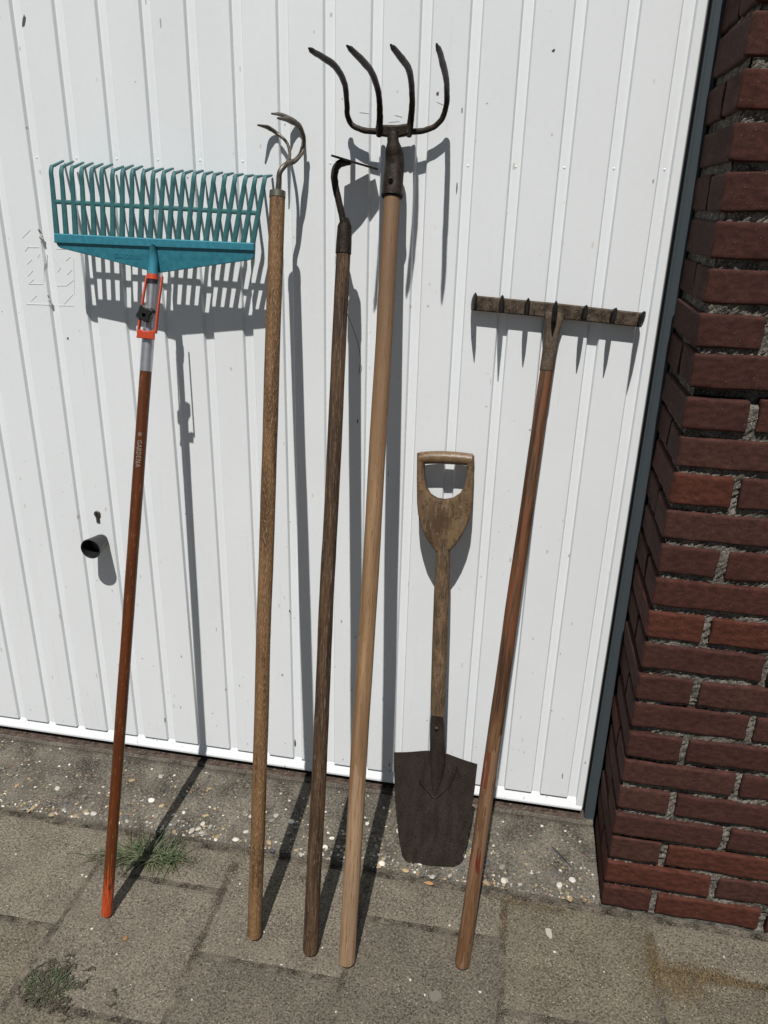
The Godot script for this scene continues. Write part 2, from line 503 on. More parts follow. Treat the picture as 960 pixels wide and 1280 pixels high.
func build_door() -> void:
	var door := thing("garage_door", "white ribbed metal garage door that the garden tools lean on", "garage door")
	var paint := white_paint()
	mats.paint = paint
	# the sheet whose bare strips are the grooves
	var leaf := new_st()
	box(Vector3(DOOR_L, 0.06, -0.03), Vector3(DOOR_R, DOOR_TOP, -0.0078), 0.0, leaf)
	leaf.generate_tangents()
	part("door_sheet", leaf.commit(), paint, door)
	var first := int(ceil((DOOR_L + 0.03 - gx(0)) / 0.08475))
	for i in range(first, 15):
		var x0 := maxf(gx(i - 1) + GROOVE, DOOR_L + 0.004)
		var x1 := gx(i)
		part("panel", door_panel(x0, x1, 0.0795, DOOR_TOP - 0.05), paint, door)
	var rail := door_panel(gx(14) + GROOVE + 0.0012, DOOR_R, 0.052, DOOR_TOP - 0.02)
	part("side_rail", rail, paint, door)
	# foot rail: its face leans outwards and catches the sun
	var st := run_x([Vector2(0.047, -0.028), Vector2(0.047, 0.0005), Vector2(0.0490, 0.0023), Vector2(0.0535, 0.0027), Vector2(0.0560, 0.0019), Vector2(0.0745, -0.0058), Vector2(0.0775, -0.0072), Vector2(0.0785, -0.0110)], DOOR_L, DOOR_R - 0.004)
	for s in [[DOOR_L, -1], [DOOR_R - 0.004, 1]]:
		var x: float = s[0]
		quad(st, Vector3(x, 0.047, -0.028), Vector3(x, 0.047, 0.0005), Vector3(x, 0.056, 0.0019), Vector3(x, 0.0785, -0.0110))
	st.generate_tangents()
	part("foot_rail", st.commit(), paint, door)
	# rivets low in the grooves about shoulder height
	var rv := new_st()
	lathe(rv, [[0.0, 0.0022], [0.0004, 0.0020], [0.0007, 0.0013], [0.0008, 0.0002]], 12)
	var rivet := rv.commit()
	var rivet_paint := mat(lin(0.70, 0.72, 0.725), 0.45)
	for i in range(first, 15):
		part("rivet", rivet, rivet_paint, door, Vector3(gx(i) + GROOVE * 0.5, 1.452, -0.0078))
	# hollow black knob
	var black := mat(lin(0.012, 0.012, 0.013), 0.42)
	var kp := pz(128.2, 674.5, 0.0)
	var knob := new_st()
	var outer := [[0.0, 0.0135], [0.004, 0.0135], [0.0045, 0.0150], [0.008, 0.0162], [0.014, 0.0168], [0.05, 0.0232], [0.0535, 0.0240], [0.0552, 0.0234], [0.0554, 0.0222], [0.053, 0.0212], [0.022, 0.0160], [0.020, 0.006], [0.0198, 0.0005]]
	lathe(knob, outer, 28)
	part("knob", knob.commit(), black, door, kp)
	# lock cylinder: round barrel with its narrower tail below
	var lp := pz(122.0, 642.3, 0.0)
	var steel := mat(lin(0.09, 0.09, 0.085), 0.4, 0.7)
	var lk := new_st()
	lathe(lk, [[0.0, 0.0078], [0.003, 0.0078], [0.0036, 0.0072], [0.0036, 0.0005]], 20)
	var cyl := part("lock_cylinder", lk.commit(), steel, door, lp)
	var tail := new_st()
	box(Vector3(-0.0045, -0.0215, 0.0), Vector3(0.0045, -0.006, 0.0029), 0.0012, tail)
	part("cylinder_tail", tail.commit(), steel, cyl)
	var slot := new_st()
	box(Vector3(-0.0012, -0.0045, 0.0036), Vector3(0.0012, 0.0045, 0.0041), 0.0, slot)
	part("keyway", slot.commit(), mat(lin(0.006, 0.006, 0.006), 0.6), cyl)
	# paint chips and scuffs that the photograph shows singly: small flakes lying on the sheet
	var chip := mat(lin(0.07, 0.075, 0.08), 0.8)
	var pale := mat(lin(0.48, 0.49, 0.49), 0.8)
	var r := RandomNumberGenerator.new()
	r.seed = 5
	for c: Array in [[30, 27, 4, 15, 0.35, 0], [547, 117, 3, 5, 0.0, 0], [552, 130, 12, 3, 0.35, 1], [571, 235, 1.6, 18, 0.0, 0], [531, 271, 1.8, 6, 0.0, 0], [692, 63, 4, 3, 0.0, 0], [609, 129, 3, 3, 0.0, 1], [85, 423, 3, 4, 0.0, 0], [99, 413, 4, 2.5, 0.4, 1], [363, 652, 3.5, 4, 0.0, 1], [362, 764, 2, 5, 0.0, 0], [608, 508, 4, 3, 0.0, 1], [610, 467, 2, 3, 0.0, 1], [447, 526, 2, 6, 0.0, 0], [369, 929, 3, 16, 0.0, 0], [288, 930, 2, 10, 0.0, 0], [169, 102, 2, 3, 0.0, 1], [455, 141, 14, 2.5, 0.1, 1], [498, 145, 10, 3, 0.2, 1], [493, 152, 14, 2, -0.1, 1], [428, 123, 3, 5, 0.0, 1], [356, 155, 3, 6, 0.5, 1]]:
		var at := pz(c[0], c[1], 0.0)
		var in_groove := fposmod(at.x - gx(0), 0.08475) < GROOVE + 0.003
		at = pz(c[0], c[1], -0.0078 if in_groove else 0.0)
		var s := 1.52 / FOCAL
		var out: Array = []
		for k in 9:
			var a := TAU * k / 9.0
			var q := Vector2(cos(a) * c[2], sin(a) * c[3] * (0.4 if c[5] == 1 else 1.0)) * 0.5 * s * r.randf_range(0.6, 1.15)
			q = q.rotated(-c[4])
			out.append(Vector3(q.x, q.y, 0.0))
		part("paint_chip", plate(out, Vector3(0, 0, 1), 0.0004).commit(), pale if c[5] == 1 else chip, door, at)
	tape_marks(door)

func lathe(st: SurfaceTool, prof: Array, segs: int) -> void:      # prof: [z, radius]; turned about z
	for i in prof.size() - 1:
		for s in segs:
			var a := TAU * s / segs
			var b := TAU * (s + 1) / segs
			var p: Array = prof[i]
			var q: Array = prof[i + 1]
			quad(st, Vector3(cos(a) * p[1], sin(a) * p[1], p[0]), Vector3(cos(b) * p[1], sin(b) * p[1], p[0]), Vector3(cos(b) * q[1], sin(b) * q[1], q[0]), Vector3(cos(a) * q[1], sin(a) * q[1], q[0]))
	st.index()

# remains of adhesive tape: slightly raised, greyer rims of three squares with torn corners
func tape_marks(door: Node3D) -> void:
	var m := mat(lin(0.63, 0.645, 0.65), 0.55)
	var strokes := [[33, 309, 49, 309], [70, 311, 90, 311], [36, 355, 54, 355], [71, 357, 83, 357], [83, 357, 92, 350], [36, 355, 42, 349], [33, 380, 62, 381], [71, 382, 93, 382], [31, 314, 36, 308], [28, 297, 38, 287], [34, 330, 40, 324], [35, 345, 41, 338], [47, 322, 50, 317], [82, 326, 88, 321], [84, 343, 90, 337], [67, 321, 75, 335], [72, 340, 76, 334], [39, 376, 46, 369], [80, 380, 91, 368], [92, 322, 93, 368], [55, 310, 55, 352]]
	for s: Array in strokes:
		var z := 0.0
		var mid := pz((s[0] + s[2]) * 0.5, (s[1] + s[3]) * 0.5, 0.0)
		if fposmod(mid.x - gx(0), 0.08475) < GROOVE:
			z = -0.0078
		var a := pz(s[0], s[1], z)
		var b := pz(s[2], s[3], z)
		var d := (b - a).normalized()
		var sd := Vector3(-d.y, d.x, 0) * 0.0007
		part("tape_residue", plate([Vector3.ZERO - sd, b - a - sd, b - a + sd, sd], Vector3(0, 0, 1), 0.0005).commit(), m, door, a)
	# torn, curled scraps that hang in the groove's edge
	var scrap := mat(lin(0.3, 0.29, 0.27), 0.7)
	for c: Array in [[51.5, 293, 5, 17], [62.5, 373, 4, 12]]:
		var at := pz(c[0], c[1], -0.004)
		var st := new_st()
		var w: float = c[2] * 0.00165
		var h: float = c[3] * 0.00165
		var pr: Array = [Vector3(-w * 0.4, h * 0.5, 0.002), Vector3(w * 0.1, h * 0.32, 0.008), Vector3(w * 0.5, h * 0.05, 0.005), Vector3(w * 0.2, -h * 0.2, 0.009), Vector3(w * 0.5, -h * 0.5, 0.002)]
		for k in pr.size() - 1:
			quad(st, pr[k] + Vector3(-w * 0.4, 0, -0.001), pr[k + 1] + Vector3(-w * 0.3, 0.001, -0.001), pr[k + 1] + Vector3(w * 0.3, 0, 0.001), pr[k] + Vector3(w * 0.25, 0, 0.0005))
		part("tape_scrap", st.commit(), scrap, door, at)

func build_frame() -> void:
	var m := mat(lin(0.047, 0.06, 0.068), 0.45)
	var f := thing("door_frame", "anthracite metal frame round the white garage door", "door frame")
	var st := new_st()
	for y in [[0.022, 2.16]]:
		box(Vector3(0.3565, y[0], -0.06), Vector3(0.3795, y[1], 0.004), 0.0012, st)
	box(Vector3(0.3595, 0.0235, 0.0038), Vector3(0.3612, 2.16, 0.0062), 0.0006, st)    # raised bead along its inner edge
	part("jamb", st.commit(), m, f)
	part("jamb", box(Vector3(DOOR_L - 0.03, 0.022, -0.06), Vector3(DOOR_L - 0.005, 2.16, 0.004), 0.0012).commit(), m, f)
	part("head", box(Vector3(DOOR_L - 0.0045, DOOR_TOP + 0.006, -0.06), Vector3(0.356, 2.16, 0.004), 0.0012).commit(), m, f)
	# black filler standing in for the shade deep in the gap beside the leaf
	part("gap_shade", box(Vector3(DOOR_R + 0.0004, 0.03, -0.05), Vector3(0.3562, DOOR_TOP, -0.022), 0.0).commit(), mat(lin(0.006, 0.006, 0.006), 0.8), f)

# ---------------------------------------------------------------- brick pier
const COURSE := 0.0656
const PIER_Z := 0.2309
func pier_x(y: float) -> float: return 0.3795 - 0.0042 * y
func worn_corner(p: Vector3, size: Vector3, n: FastNoiseLite) -> Vector3:
	var rr := 0.0032
	var c := Vector3(clampf(p.x, rr, size.x - rr), clampf(p.y, rr, size.y - rr), clampf(p.z, -size.z + rr, -rr))
	var d := p - c
	var q := p
	if d.length() > rr:
		q = c + d.normalized() * rr
	return q + Vector3(n.get_noise_3d(q.x, q.y, q.z), n.get_noise_3d(q.x + 9.0, q.y, q.z), n.get_noise_3d(q.x, q.y + 9.0, q.z)) * 0.0022

func brick_mesh(len_: float, hgt: float, dep: float, seed_: int) -> ArrayMesh:
	# rounded, slightly warped block; origin at its lower left front corner; front z = 0, body towards -z
	var r := RandomNumberGenerator.new()
	r.seed = seed_
	var n := noise(28.0, seed_, FastNoiseLite.TYPE_SIMPLEX, 2)
	var nx := 5 if len_ > 0.15 else 3
	var xs: Array = [0.0, 0.0035, 0.0075]
	for i in range(1, nx):
		xs.append(len_ * i / nx)
	xs.append_array([len_ - 0.0075, len_ - 0.0035, len_])
	var ys: Array = [0.0, 0.0035, 0.0075, hgt * 0.5, hgt - 0.0075, hgt - 0.0035, hgt]
	var zs: Array = [0.0, -0.0035, -0.0075, -dep * 0.5, -dep + 0.0035, -dep]
	var size := Vector3(len_, hgt, dep)
	var st := new_st()
	st.set_smooth_group(0)
	for f in 5:
		var us: Array = xs
		var vs: Array = ys
		if f == 1 or f == 2:
			us = zs
		elif f > 2:
			vs = zs
		for i in us.size() - 1:
			for j in vs.size() - 1:
				var q: Array = []
				for e: Array in [[i, j], [i + 1, j], [i + 1, j + 1], [i, j + 1]]:
					var u: float = us[e[0]]
					var v: float = vs[e[1]]
					var p: Vector3 = [Vector3(u, v, 0), Vector3(len_, v, u), Vector3(0, v, u), Vector3(u, hgt, v), Vector3(u, 0, v)][f]
					q.append(worn_corner(p, size, n))
				var order := [0, 2, 1, 0, 3, 2] if f == 0 or f == 1 or f == 3 else [0, 1, 2, 0, 2, 3]
				for k: int in order:
					st.add_vertex(q[k])
	st.index()
	st.generate_normals()
	return st.commit()

func build_pier() -> void:
	var grains := [[2600, 0.8, 2.2, Color(0.029, 0.012, 0.0095), 0.3, -18], [700, 0.6, 1.6, Color(0.098, 0.043, 0.030), 0.3, 12], [150, 0.6, 1.5, Color(0.22, 0.17, 0.14), 0.3, 16]]
	var tones := [Color(0.0554, 0.0201, 0.0144), Color(0.0468, 0.0186, 0.0144), Color(0.0702, 0.0228, 0.0144), Color(0.0499, 0.0198, 0.0152), Color(0.0562, 0.0236, 0.0181)]
	var bm: Array = []
	for k in tones.size():
		var t := mineral(256, tones[k], 0.45, 0.3, grains.map(func(g): return [g[0] / 4, g[1], g[2], g[3], g[4], g[5]]), 100 + k)
		var m := mineral_mat(t, 0.11, 0.9, 0.55, false, true)
		m.uv1_scale = Vector3(1.0 / 0.14, 1.0 / 0.075, 1.0 / 0.14)      # the drag marks run along the brick
		m.uv1_offset = Vector3(k * 0.37, k * 0.21, 0)
		bm.append(m)
	var stretchers: Array = []
	var headers: Array = []
	for k in 5:
		stretchers.append(brick_mesh(0.2085, 0.0525, 0.099, 200 + k))
		headers.append(brick_mesh(0.0985, 0.0525, 0.2085, 220 + k))
	var pier := thing("brick_pier", "dark red brick pier with rough grey mortar beside the white garage door", "wall")
	var r := RandomNumberGenerator.new()
	r.seed = 9
	var joint := 0.0125
	for c in range(0, 34):
		var y := -0.0015 + 0.012 + COURSE * (c - 0)
		y = 0.063 - 0.0525 + COURSE * c
		var odd := c % 2 == 0                        # lowest course starts with a header
		var x := pier_x(y) + r.randf_range(-0.001, 0.001)
		var first := true
		var x_end := 1.12
		while x < x_end:
			var header := first and odd
			var mesh: Mesh = (headers if header else stretchers)[r.randi() % 5]
			var l := 0.0985 if header else 0.2085
			var b := part("brick", mesh, bm[[0, 1, 3, 4, 2][r.randi() % 5]], pier, Vector3(x, y + r.randf_range(-0.0012, 0.0012), PIER_Z + r.randf_range(-0.002, 0.002)))
			b.rotation = Vector3(r.randf_range(-0.006, 0.006), r.randf_range(-0.006, 0.006), r.randf_range(-0.004, 0.004))
			var k := r.randf_range(0.975, 1.0)
			b.scale = Vector3(k, r.randf_range(0.96, 1.03), 1.0)
			x += l * k + joint + r.randf_range(0.0, 0.003)
			first = false
		# the return towards the door: behind a header's long side nothing more shows; behind a stretcher's end one more brick
		var bx := pier_x(y)
		if odd:
			pass
		else:
			var b2 := part("brick", headers[r.randi() % 5], bm[r.randi() % 5], pier, Vector3(bx + r.randf_range(0.0, 0.003), y, PIER_Z - 0.099 - 0.012))
			b2.scale = Vector3(1.0, 1.0, 0.56)
	# mortar: a rough, uneven sheet a little behind the brick faces
	var mortar := mineral(512, Color(0.125, 0.114, 0.096), 0.9, 0.7, [[5200, 0.6, 2.4, Color(0.22, 0.205, 0.18), 0.4, 30], [3600, 0.8, 3.0, Color(0.045, 0.040, 0.034), 0.4, -40], [420, 0.8, 2.6, Color(0.46, 0.43, 0.38), 0.2, 40]], 300)
	var mm := mineral_mat(mortar, 0.2, 0.95, 1.6)
	var n1 := noise(9.0, 31, FastNoiseLite.TYPE_SIMPLEX_SMOOTH, 2)
	var n2 := noise(150.0, 32, FastNoiseLite.TYPE_SIMPLEX, 3)
	var st := new_st()
	st.set_smooth_group(0)
	var step := 0.0042
	var nu := int(0.78 / step)
	var nv := int(2.22 / step)
	var rows: Array = []
	for j in nv + 1:
		var row := PackedVector3Array()
		var y := -0.03 + j * step
		var cidx := (y - 0.063 + 0.0525) / COURSE
		# a few joints have lost their mortar
		var lost := 0.0
		if absf(cidx - 17.0) < 0.35:
			lost = 0.02
		for i in nu + 1:
			var x := 0.384 + i * step
			var depth := 0.0085 + n1.get_noise_2d(x, y) * 0.006 + n2.get_noise_2d(x, y) * 0.0060 + lost * clampf(1.2 - (x - 0.38) * 2.2, 0.0, 1.0)
			row.append(Vector3(x, y, PIER_Z - maxf(depth, 0.0048)))
		rows.append(row)
	for j in nv:
		for i in nu:
			for p: Vector3 in [rows[j][i], rows[j + 1][i + 1], rows[j][i + 1], rows[j][i], rows[j + 1][i], rows[j + 1][i + 1]]:
				st.add_vertex(p)
	# the mortar of the return
	var nz := int(0.235 / step)
	var rows2: Array = []
	for j in nv + 1:
		var row := PackedVector3Array()
		var y := -0.03 + j * step
		for i in nz + 1:
			var z := PIER_Z - 0.006 - i * step
			var depth := 0.0090 + n1.get_noise_2d(z + 7.0, y) * 0.003 + n2.get_noise_2d(z + 7.0, y) * 0.002
			row.append(Vector3(pier_x(y) + maxf(depth, 0.006), y, z))
		rows2.append(row)
	for j in nv:
		for i in nz:
			for p: Vector3 in [rows2[j][i], rows2[j][i + 1], rows2[j + 1][i + 1], rows2[j][i], rows2[j + 1][i + 1], rows2[j + 1][i]]:
				st.add_vertex(p)
	st.index()
	st.generate_normals()
	part("mortar", st.commit(), mm, pier)
	# the wall's body behind bricks and mortar, and the foot course that the paving half covers
	part("core", box(Vector3(0.405, -0.03, -0.3), Vector3(1.15, 2.2, PIER_Z - 0.045)).commit(), mm, pier)
	part("foot_course", box(Vector3(0.378, -0.03, 0.03), Vector3(1.12, 0.0095, PIER_Z - 0.004), 0.003).commit(), mm, pier)

# ---------------------------------------------------------------- ground
func build_ground() -> void:
	# loose dirt under and between the slabs
	var dirt := mineral(512, Color(0.092, 0.079, 0.061), 0.9, 0.8, [[2600, 1.0, 3.2, Color(0.125, 0.106, 0.082), 0.5, 30], [1300, 1.0, 3.2, Color(0.036, 0.029, 0.022), 0.4, -30], [160, 0.6, 1.6, Color(0.4, 0.36, 0.3), 0.3, 30]], 400)
	mats.dirt = mineral_mat(dirt, 0.3, 0.95, 1.5)
	var g := new_st()
	quad(g, Vector3(-30, -0.0024, 30), Vector3(30, -0.0024, 30), Vector3(30, -0.0024, -30), Vector3(-30, -0.0024, -30))
	structure("ground", g.commit(), mats.dirt)
	# concrete slabs, 30 cm, laid in staggered columns
	var conc := mineral(1024, Color(0.130, 0.114, 0.090), 0.22, 0.65, [[7600, 1.0, 2.7, Color(0.185, 0.165, 0.133), 0.3, 20], [7600, 1.0, 2.9, Color(0.054, 0.046, 0.036), 0.4, -26], [2600, 0.9, 2.4, Color(0.27, 0.24, 0.20), 0.3, 22], [420, 0.9, 1.9, Color(0.46, 0.42, 0.36), 0.3, 24], [300, 2.0, 4.2, Color(0.085, 0.072, 0.056), 0.4, 14]], 410)
	var slab_mats: Array = []
	for k in 4:
		var m := mineral_mat(conc, 0.62, 0.9, 1.5)
		m.uv1_offset = Vector3(0.23 * k, 0.0, 0.41 * k)
		var t: float = [1.0, 0.95, 0.98, 0.90][k]
		m.albedo_color = Color(t, t, t * [0.985, 0.97, 0.99, 0.99][k]).clamp(Color(0, 0, 0), Color(1, 1, 1))
		slab_mats.append(m)
	var pave := Node3D.new()
	pave.name = "pavement"
	add_child(pave)
	pave.set_meta("kind", "structure")
	var r := RandomNumberGenerator.new()
	r.seed = 21
	for col in range(-9, 8):
		var x0 := 0.1785 + 0.3 * col
		var z := (0.352 if posmod(col, 2) == 1 else 0.499) - 0.3
		while z < 3.6:
			var z0 := maxf(z, 0.2375)
			var z1 := z + 0.3
			if z1 - z0 > 0.02:
				var o := part("slab", slab_mesh(0.3 - 0.004, z1 - z0 - 0.004, 500 + (r.randi() % 6)), slab_mats[3 if (col == -1 or col == -2) and z > 0.3 and z < 0.6 else r.randi() % 3], pave, Vector3(x0 + 0.002, 0.0, z0 + 0.002))
				o.position.y = r.randf_range(-0.0012, 0.0)
				o.rotation = Vector3(r.randf_range(-0.002, 0.002), 0, r.randf_range(-0.002, 0.002))
			z += 0.3
	build_threshold()

func slab_ring(w: float, d: float, n: FastNoiseLite, inset: float, y: float, rough: float) -> PackedVector3Array:
	var out := PackedVector3Array()
	var per := 16
	var cs := [Vector2(inset, inset), Vector2(w - inset, inset), Vector2(w - inset, d - inset), Vector2(inset, d - inset)]
	for s in 4:
		for k in per:
			var p: Vector2 = cs[s].lerp(cs[(s + 1) % 4], float(k) / per)
			var e := n.get_noise_2d(p.x, p.y) * rough
			var c := (Vector2(w * 0.5, d * 0.5) - p).normalized()
			out.append(Vector3(p.x + c.x * e, y + e * 0.2, p.y + c.y * e))
	return out

var slab_cache := {}
func slab_mesh(w: float, d: float, seed_: int) -> ArrayMesh:
	var key := "%.3f %.3f %d" % [w, d, seed_]
	if slab_cache.has(key):
		return slab_cache[key]
	var n := noise(30.0, seed_, FastNoiseLite.TYPE_SIMPLEX, 3)
	var rings: Array = [slab_ring(w, d, n, 0.0, -0.04, 0.0), slab_ring(w, d, n, 0.0, -0.0062, 0.003), slab_ring(w, d, n, 0.0026, -0.0026, 0.006), slab_ring(w, d, n, 0.008, -0.0007, 0.008), slab_ring(w, d, n, 0.016, 0.0, 0.005)]
	var st := new_st()
	st.set_smooth_group(0)
	for l in rings.size() - 1:
		var a: PackedVector3Array = rings[l]
		var b: PackedVector3Array = rings[l + 1]
		for i in a.size():
			var j := (i + 1) % a.size()
			for p: Vector3 in [a[i], a[j], b[j], a[i], b[j], b[i]]:
				st.add_vertex(p)
	var top: PackedVector3Array = rings[-1]
	var mid := Vector3(w * 0.5, 0.0003, d * 0.5)
	for i in top.size():
		for p: Vector3 in [top[i], top[(i + 1) % top.size()], mid]:
			st.add_vertex(p)
	st.index()
	st.generate_normals()
	slab_cache[key] = st.commit()
	return slab_cache[key]

# cross profile of the threshold: z, y
const THRESHOLD := [[-0.05, 0.0285], [-0.02, 0.0285], [0.012, 0.0285], [0.0135, 0.0275], [0.0142, 0.0165], [0.0190, 0.0165], [0.0202, 0.0262], [0.04, 0.0262], [0.07, 0.0248], [0.1, 0.0228], [0.13, 0.0205], [0.16, 0.0180], [0.19, 0.0155], [0.210, 0.0138], [0.2240, 0.0118], [0.2295, 0.0075], [0.2318, 0.0], [0.2325, -0.02]]
func threshold_y(z: float) -> float:
	for i in THRESHOLD.size() - 1:
		if z < THRESHOLD[i + 1][0]:
			return lerpf(THRESHOLD[i][1], THRESHOLD[i + 1][1], (z - THRESHOLD[i][0]) / (THRESHOLD[i + 1][0] - THRESHOLD[i][0]))
	return 0.0

func build_threshold() -> void:
	var tex := mineral(1024, Color(0.100, 0.089, 0.071), 0.6, 0.7, [[4600, 1.0, 3.2, Color(0.050, 0.042, 0.034), 0.4, -28], [4200, 1.0, 3.0, Color(0.16, 0.145, 0.12), 0.35, 24], [350, 1.0, 2.6, Color(0.30, 0.28, 0.24), 0.3, 28]], 430)
	var m := mineral_mat(tex, 0.7, 0.92, 1.3)
	var st := new_st()
	st.set_smooth_group(0)
	var n1 := noise(3.0, 51, FastNoiseLite.TYPE_SIMPLEX_SMOOTH, 3)
	var n2 := noise(60.0, 52, FastNoiseLite.TYPE_SIMPLEX, 3)
	# cross profile: z, y
	var prof: Array = THRESHOLD
	var rows: Array = []
	var nx := 260
	for i in nx + 1:
		var x := -2.3 + (2.3 + 0.3775) * i / nx
		var row := PackedVector3Array()
		for k in prof.size():
			var z: float = prof[k][0]
			var y: float = prof[k][1]
			var e := n2.get_noise_2d(x, z) * 0.0011 + n1.get_noise_2d(x, z) * 0.0016
			if k >= 14 and k < 17:
				z += n2.get_noise_2d(x, 3.0) * 0.0035 + n1.get_noise_2d(x * 3.0, 5.0) * 0.003
			if k >= 3 and k <= 6:
				z += n1.get_noise_2d(x * 4.0, 8.0) * 0.004
			row.append(Vector3(x, y + (e if k < 16 else 0.0), z))
		rows.append(row)
	for i in nx:
		for k in prof.size() - 1:
			for p: Vector3 in [rows[i][k], rows[i + 1][k], rows[i + 1][k + 1], rows[i][k], rows[i + 1][k + 1], rows[i][k + 1]]:
				st.add_vertex(p)
	st.index()
	st.generate_normals()
	var t := structure("threshold", st.commit(), m)
	part("sill_strip", box(Vector3(-2.2, 0.026, -0.045), Vector3(0.355, 0.0312, 0.0095), 0.0015).commit(), mats.sill, t)
	# pebbles of the exposed aggregate, sunk in the worn front of the threshold
	var r := RandomNumberGenerator.new()
	r.seed = 61
	var tones := [Color(0.36, 0.335, 0.285), Color(0.52, 0.49, 0.43), Color(0.26, 0.19, 0.105), Color(0.30, 0.225, 0.13), Color(0.085, 0.08, 0.075), Color(0.13, 0.12, 0.105), Color(0.18, 0.165, 0.14), Color(0.15, 0.135, 0.11), Color(0.16, 0.095, 0.06), Color(0.06, 0.064, 0.07), Color(0.11, 0.10, 0.085)]
	var pm := mat(Color.WHITE, 0.6)
	pm.vertex_color_use_as_albedo = true
	var blob := pebble_mesh(1)
	var blob2 := pebble_mesh(2)
	var patch := noise(4.0, 66, FastNoiseLite.TYPE_SIMPLEX_SMOOTH, 2)
	for b in 2:
		var xs: Array = []
		var cols: Array = []
		var tries := 0
		while xs.size() < 1500 and tries < 20000:
			tries += 1
			var x := r.randf_range(-1.5, 0.372)
			var z := 0.2285 - 0.2 * pow(r.randf(), 2.1)
			if r.randf() > 0.35 + 0.9 * clampf((z - 0.06) / 0.14, 0.0, 1.0) + patch.get_noise_2d(x, z) * 0.5:
				continue
			var big := r.randf() < 0.10
			var s := r.randf_range(0.0042, 0.0085) if big else r.randf_range(0.0013, 0.0040)
			var y := threshold_y(z) + 0.0003
			y += n2.get_noise_2d(x, z) * 0.0011 + n1.get_noise_2d(x, z) * 0.0016
			var bas := Basis(Vector3.UP, r.randf() * TAU) * Basis(Vector3.RIGHT, r.randf_range(-0.25, 0.25))
			bas = bas.scaled_local(Vector3(s, s * r.randf_range(0.22, 0.4), s * r.randf_range(0.55, 0.95)))
			xs.append(Transform3D(bas, Vector3(x, y, z)))
			var c: Color = tones[r.randi() % tones.size()]
			cols.append(c * r.randf_range(0.75, 1.15))
		var mm := MultiMesh.new()
		mm.transform_format = MultiMesh.TRANSFORM_3D
		mm.use_colors = true
		mm.mesh = blob if b == 0 else blob2
		mm.instance_count = xs.size()
		for i in xs.size():
			mm.set_instance_transform(i, xs[i])
			mm.set_instance_color(i, cols[i])
		var mi := MultiMeshInstance3D.new()
		mi.name = "aggregate"
		mi.multimesh = mm
		mi.material_override = pm
		t.add_child(mi, true)
		mi.set_meta("kind", "stuff")

func pebble_point(n: FastNoiseLite, i: int, j: int) -> Vector3:
	var th := PI * i / 6.0
	var ph := TAU * (j % 10) / 10.0
	var d := Vector3(sin(th) * cos(ph), cos(th), sin(th) * sin(ph))
	return d * (1.0 + 0.35 * n.get_noise_3dv(d * 1.3))

func pebble_mesh(seed_: int) -> ArrayMesh:
	var n := noise(0.9, seed_, FastNoiseLite.TYPE_SIMPLEX_SMOOTH, 2)
	var st := new_st()
	st.set_smooth_group(0)
	for i in 6:
		for j in 10:
			for p: Vector3 in [pebble_point(n, i, j), pebble_point(n, i, j + 1), pebble_point(n, i + 1, j + 1), pebble_point(n, i, j), pebble_point(n, i + 1, j + 1), pebble_point(n, i + 1, j)]:
				st.set_color(Color.WHITE)
				st.add_vertex(p)
	st.index()
	st.generate_normals()
	return st.commit()
# ---------------------------------------------------------------- tools
func on_line(a: Vector3, b: Vector3, u: float, v: float) -> Vector3:    # point of the line a-b closest to a photo pixel's ray
	var d := ray(u, v).normalized()
	var e := (b - a).normalized()
	var w := a - CAM
	var k := d.dot(e)
	return a + e * ((k * w.dot(d) - w.dot(e)) / (1.0 - k * k))

func px(p: Vector3) -> float:                                           # metres per photo pixel at a point
	return (p - CAM).dot(cam_basis * Vector3(0, 0, -1)) / FOCAL

# a wooden stick from foot to head: slightly bent and uneven, its foot rounded by wear
func stick(foot: Vector3, head: Vector3, r_foot: float, r_head: float, seed_: int, bend := 0.002, segs := 20, facets := 0.0) -> ArrayMesh:
	var n := noise(1.0, seed_, FastNoiseLite.TYPE_SIMPLEX_SMOOTH, 2)
	var axis := (head - foot).normalized()
	var cnt := 40
	var path: Array = []
	var rs: Array = []
	for i in cnt + 1:
		var t := float(i) / cnt
		var mid := sin(t * PI)
		var off := Vector3(n.get_noise_1d(t * 2.2), 0, n.get_noise_1d(t * 2.2 + 40.0)) * bend * 2.0 * mid
		path.append(foot.lerp(head, t) + axis * (r_foot * 0.75 if i == 0 else 0.0) + off)
		var k := lerpf(r_foot, r_head, t) * (1.0 + 0.03 * n.get_noise_1d(t * 9.0 + 90.0) + facets * n.get_noise_1d(t * 30.0))
		rs.append(Vector2(k, k * (1.0 + 0.03 * n.get_noise_1d(t * 3.0 + 200.0))))
	var st := tube(path, rs, segs, Vector3.RIGHT, 1, 0)
	st.generate_tangents()
	return st.commit()

func finish(st: SurfaceTool) -> ArrayMesh:
	return st.commit()

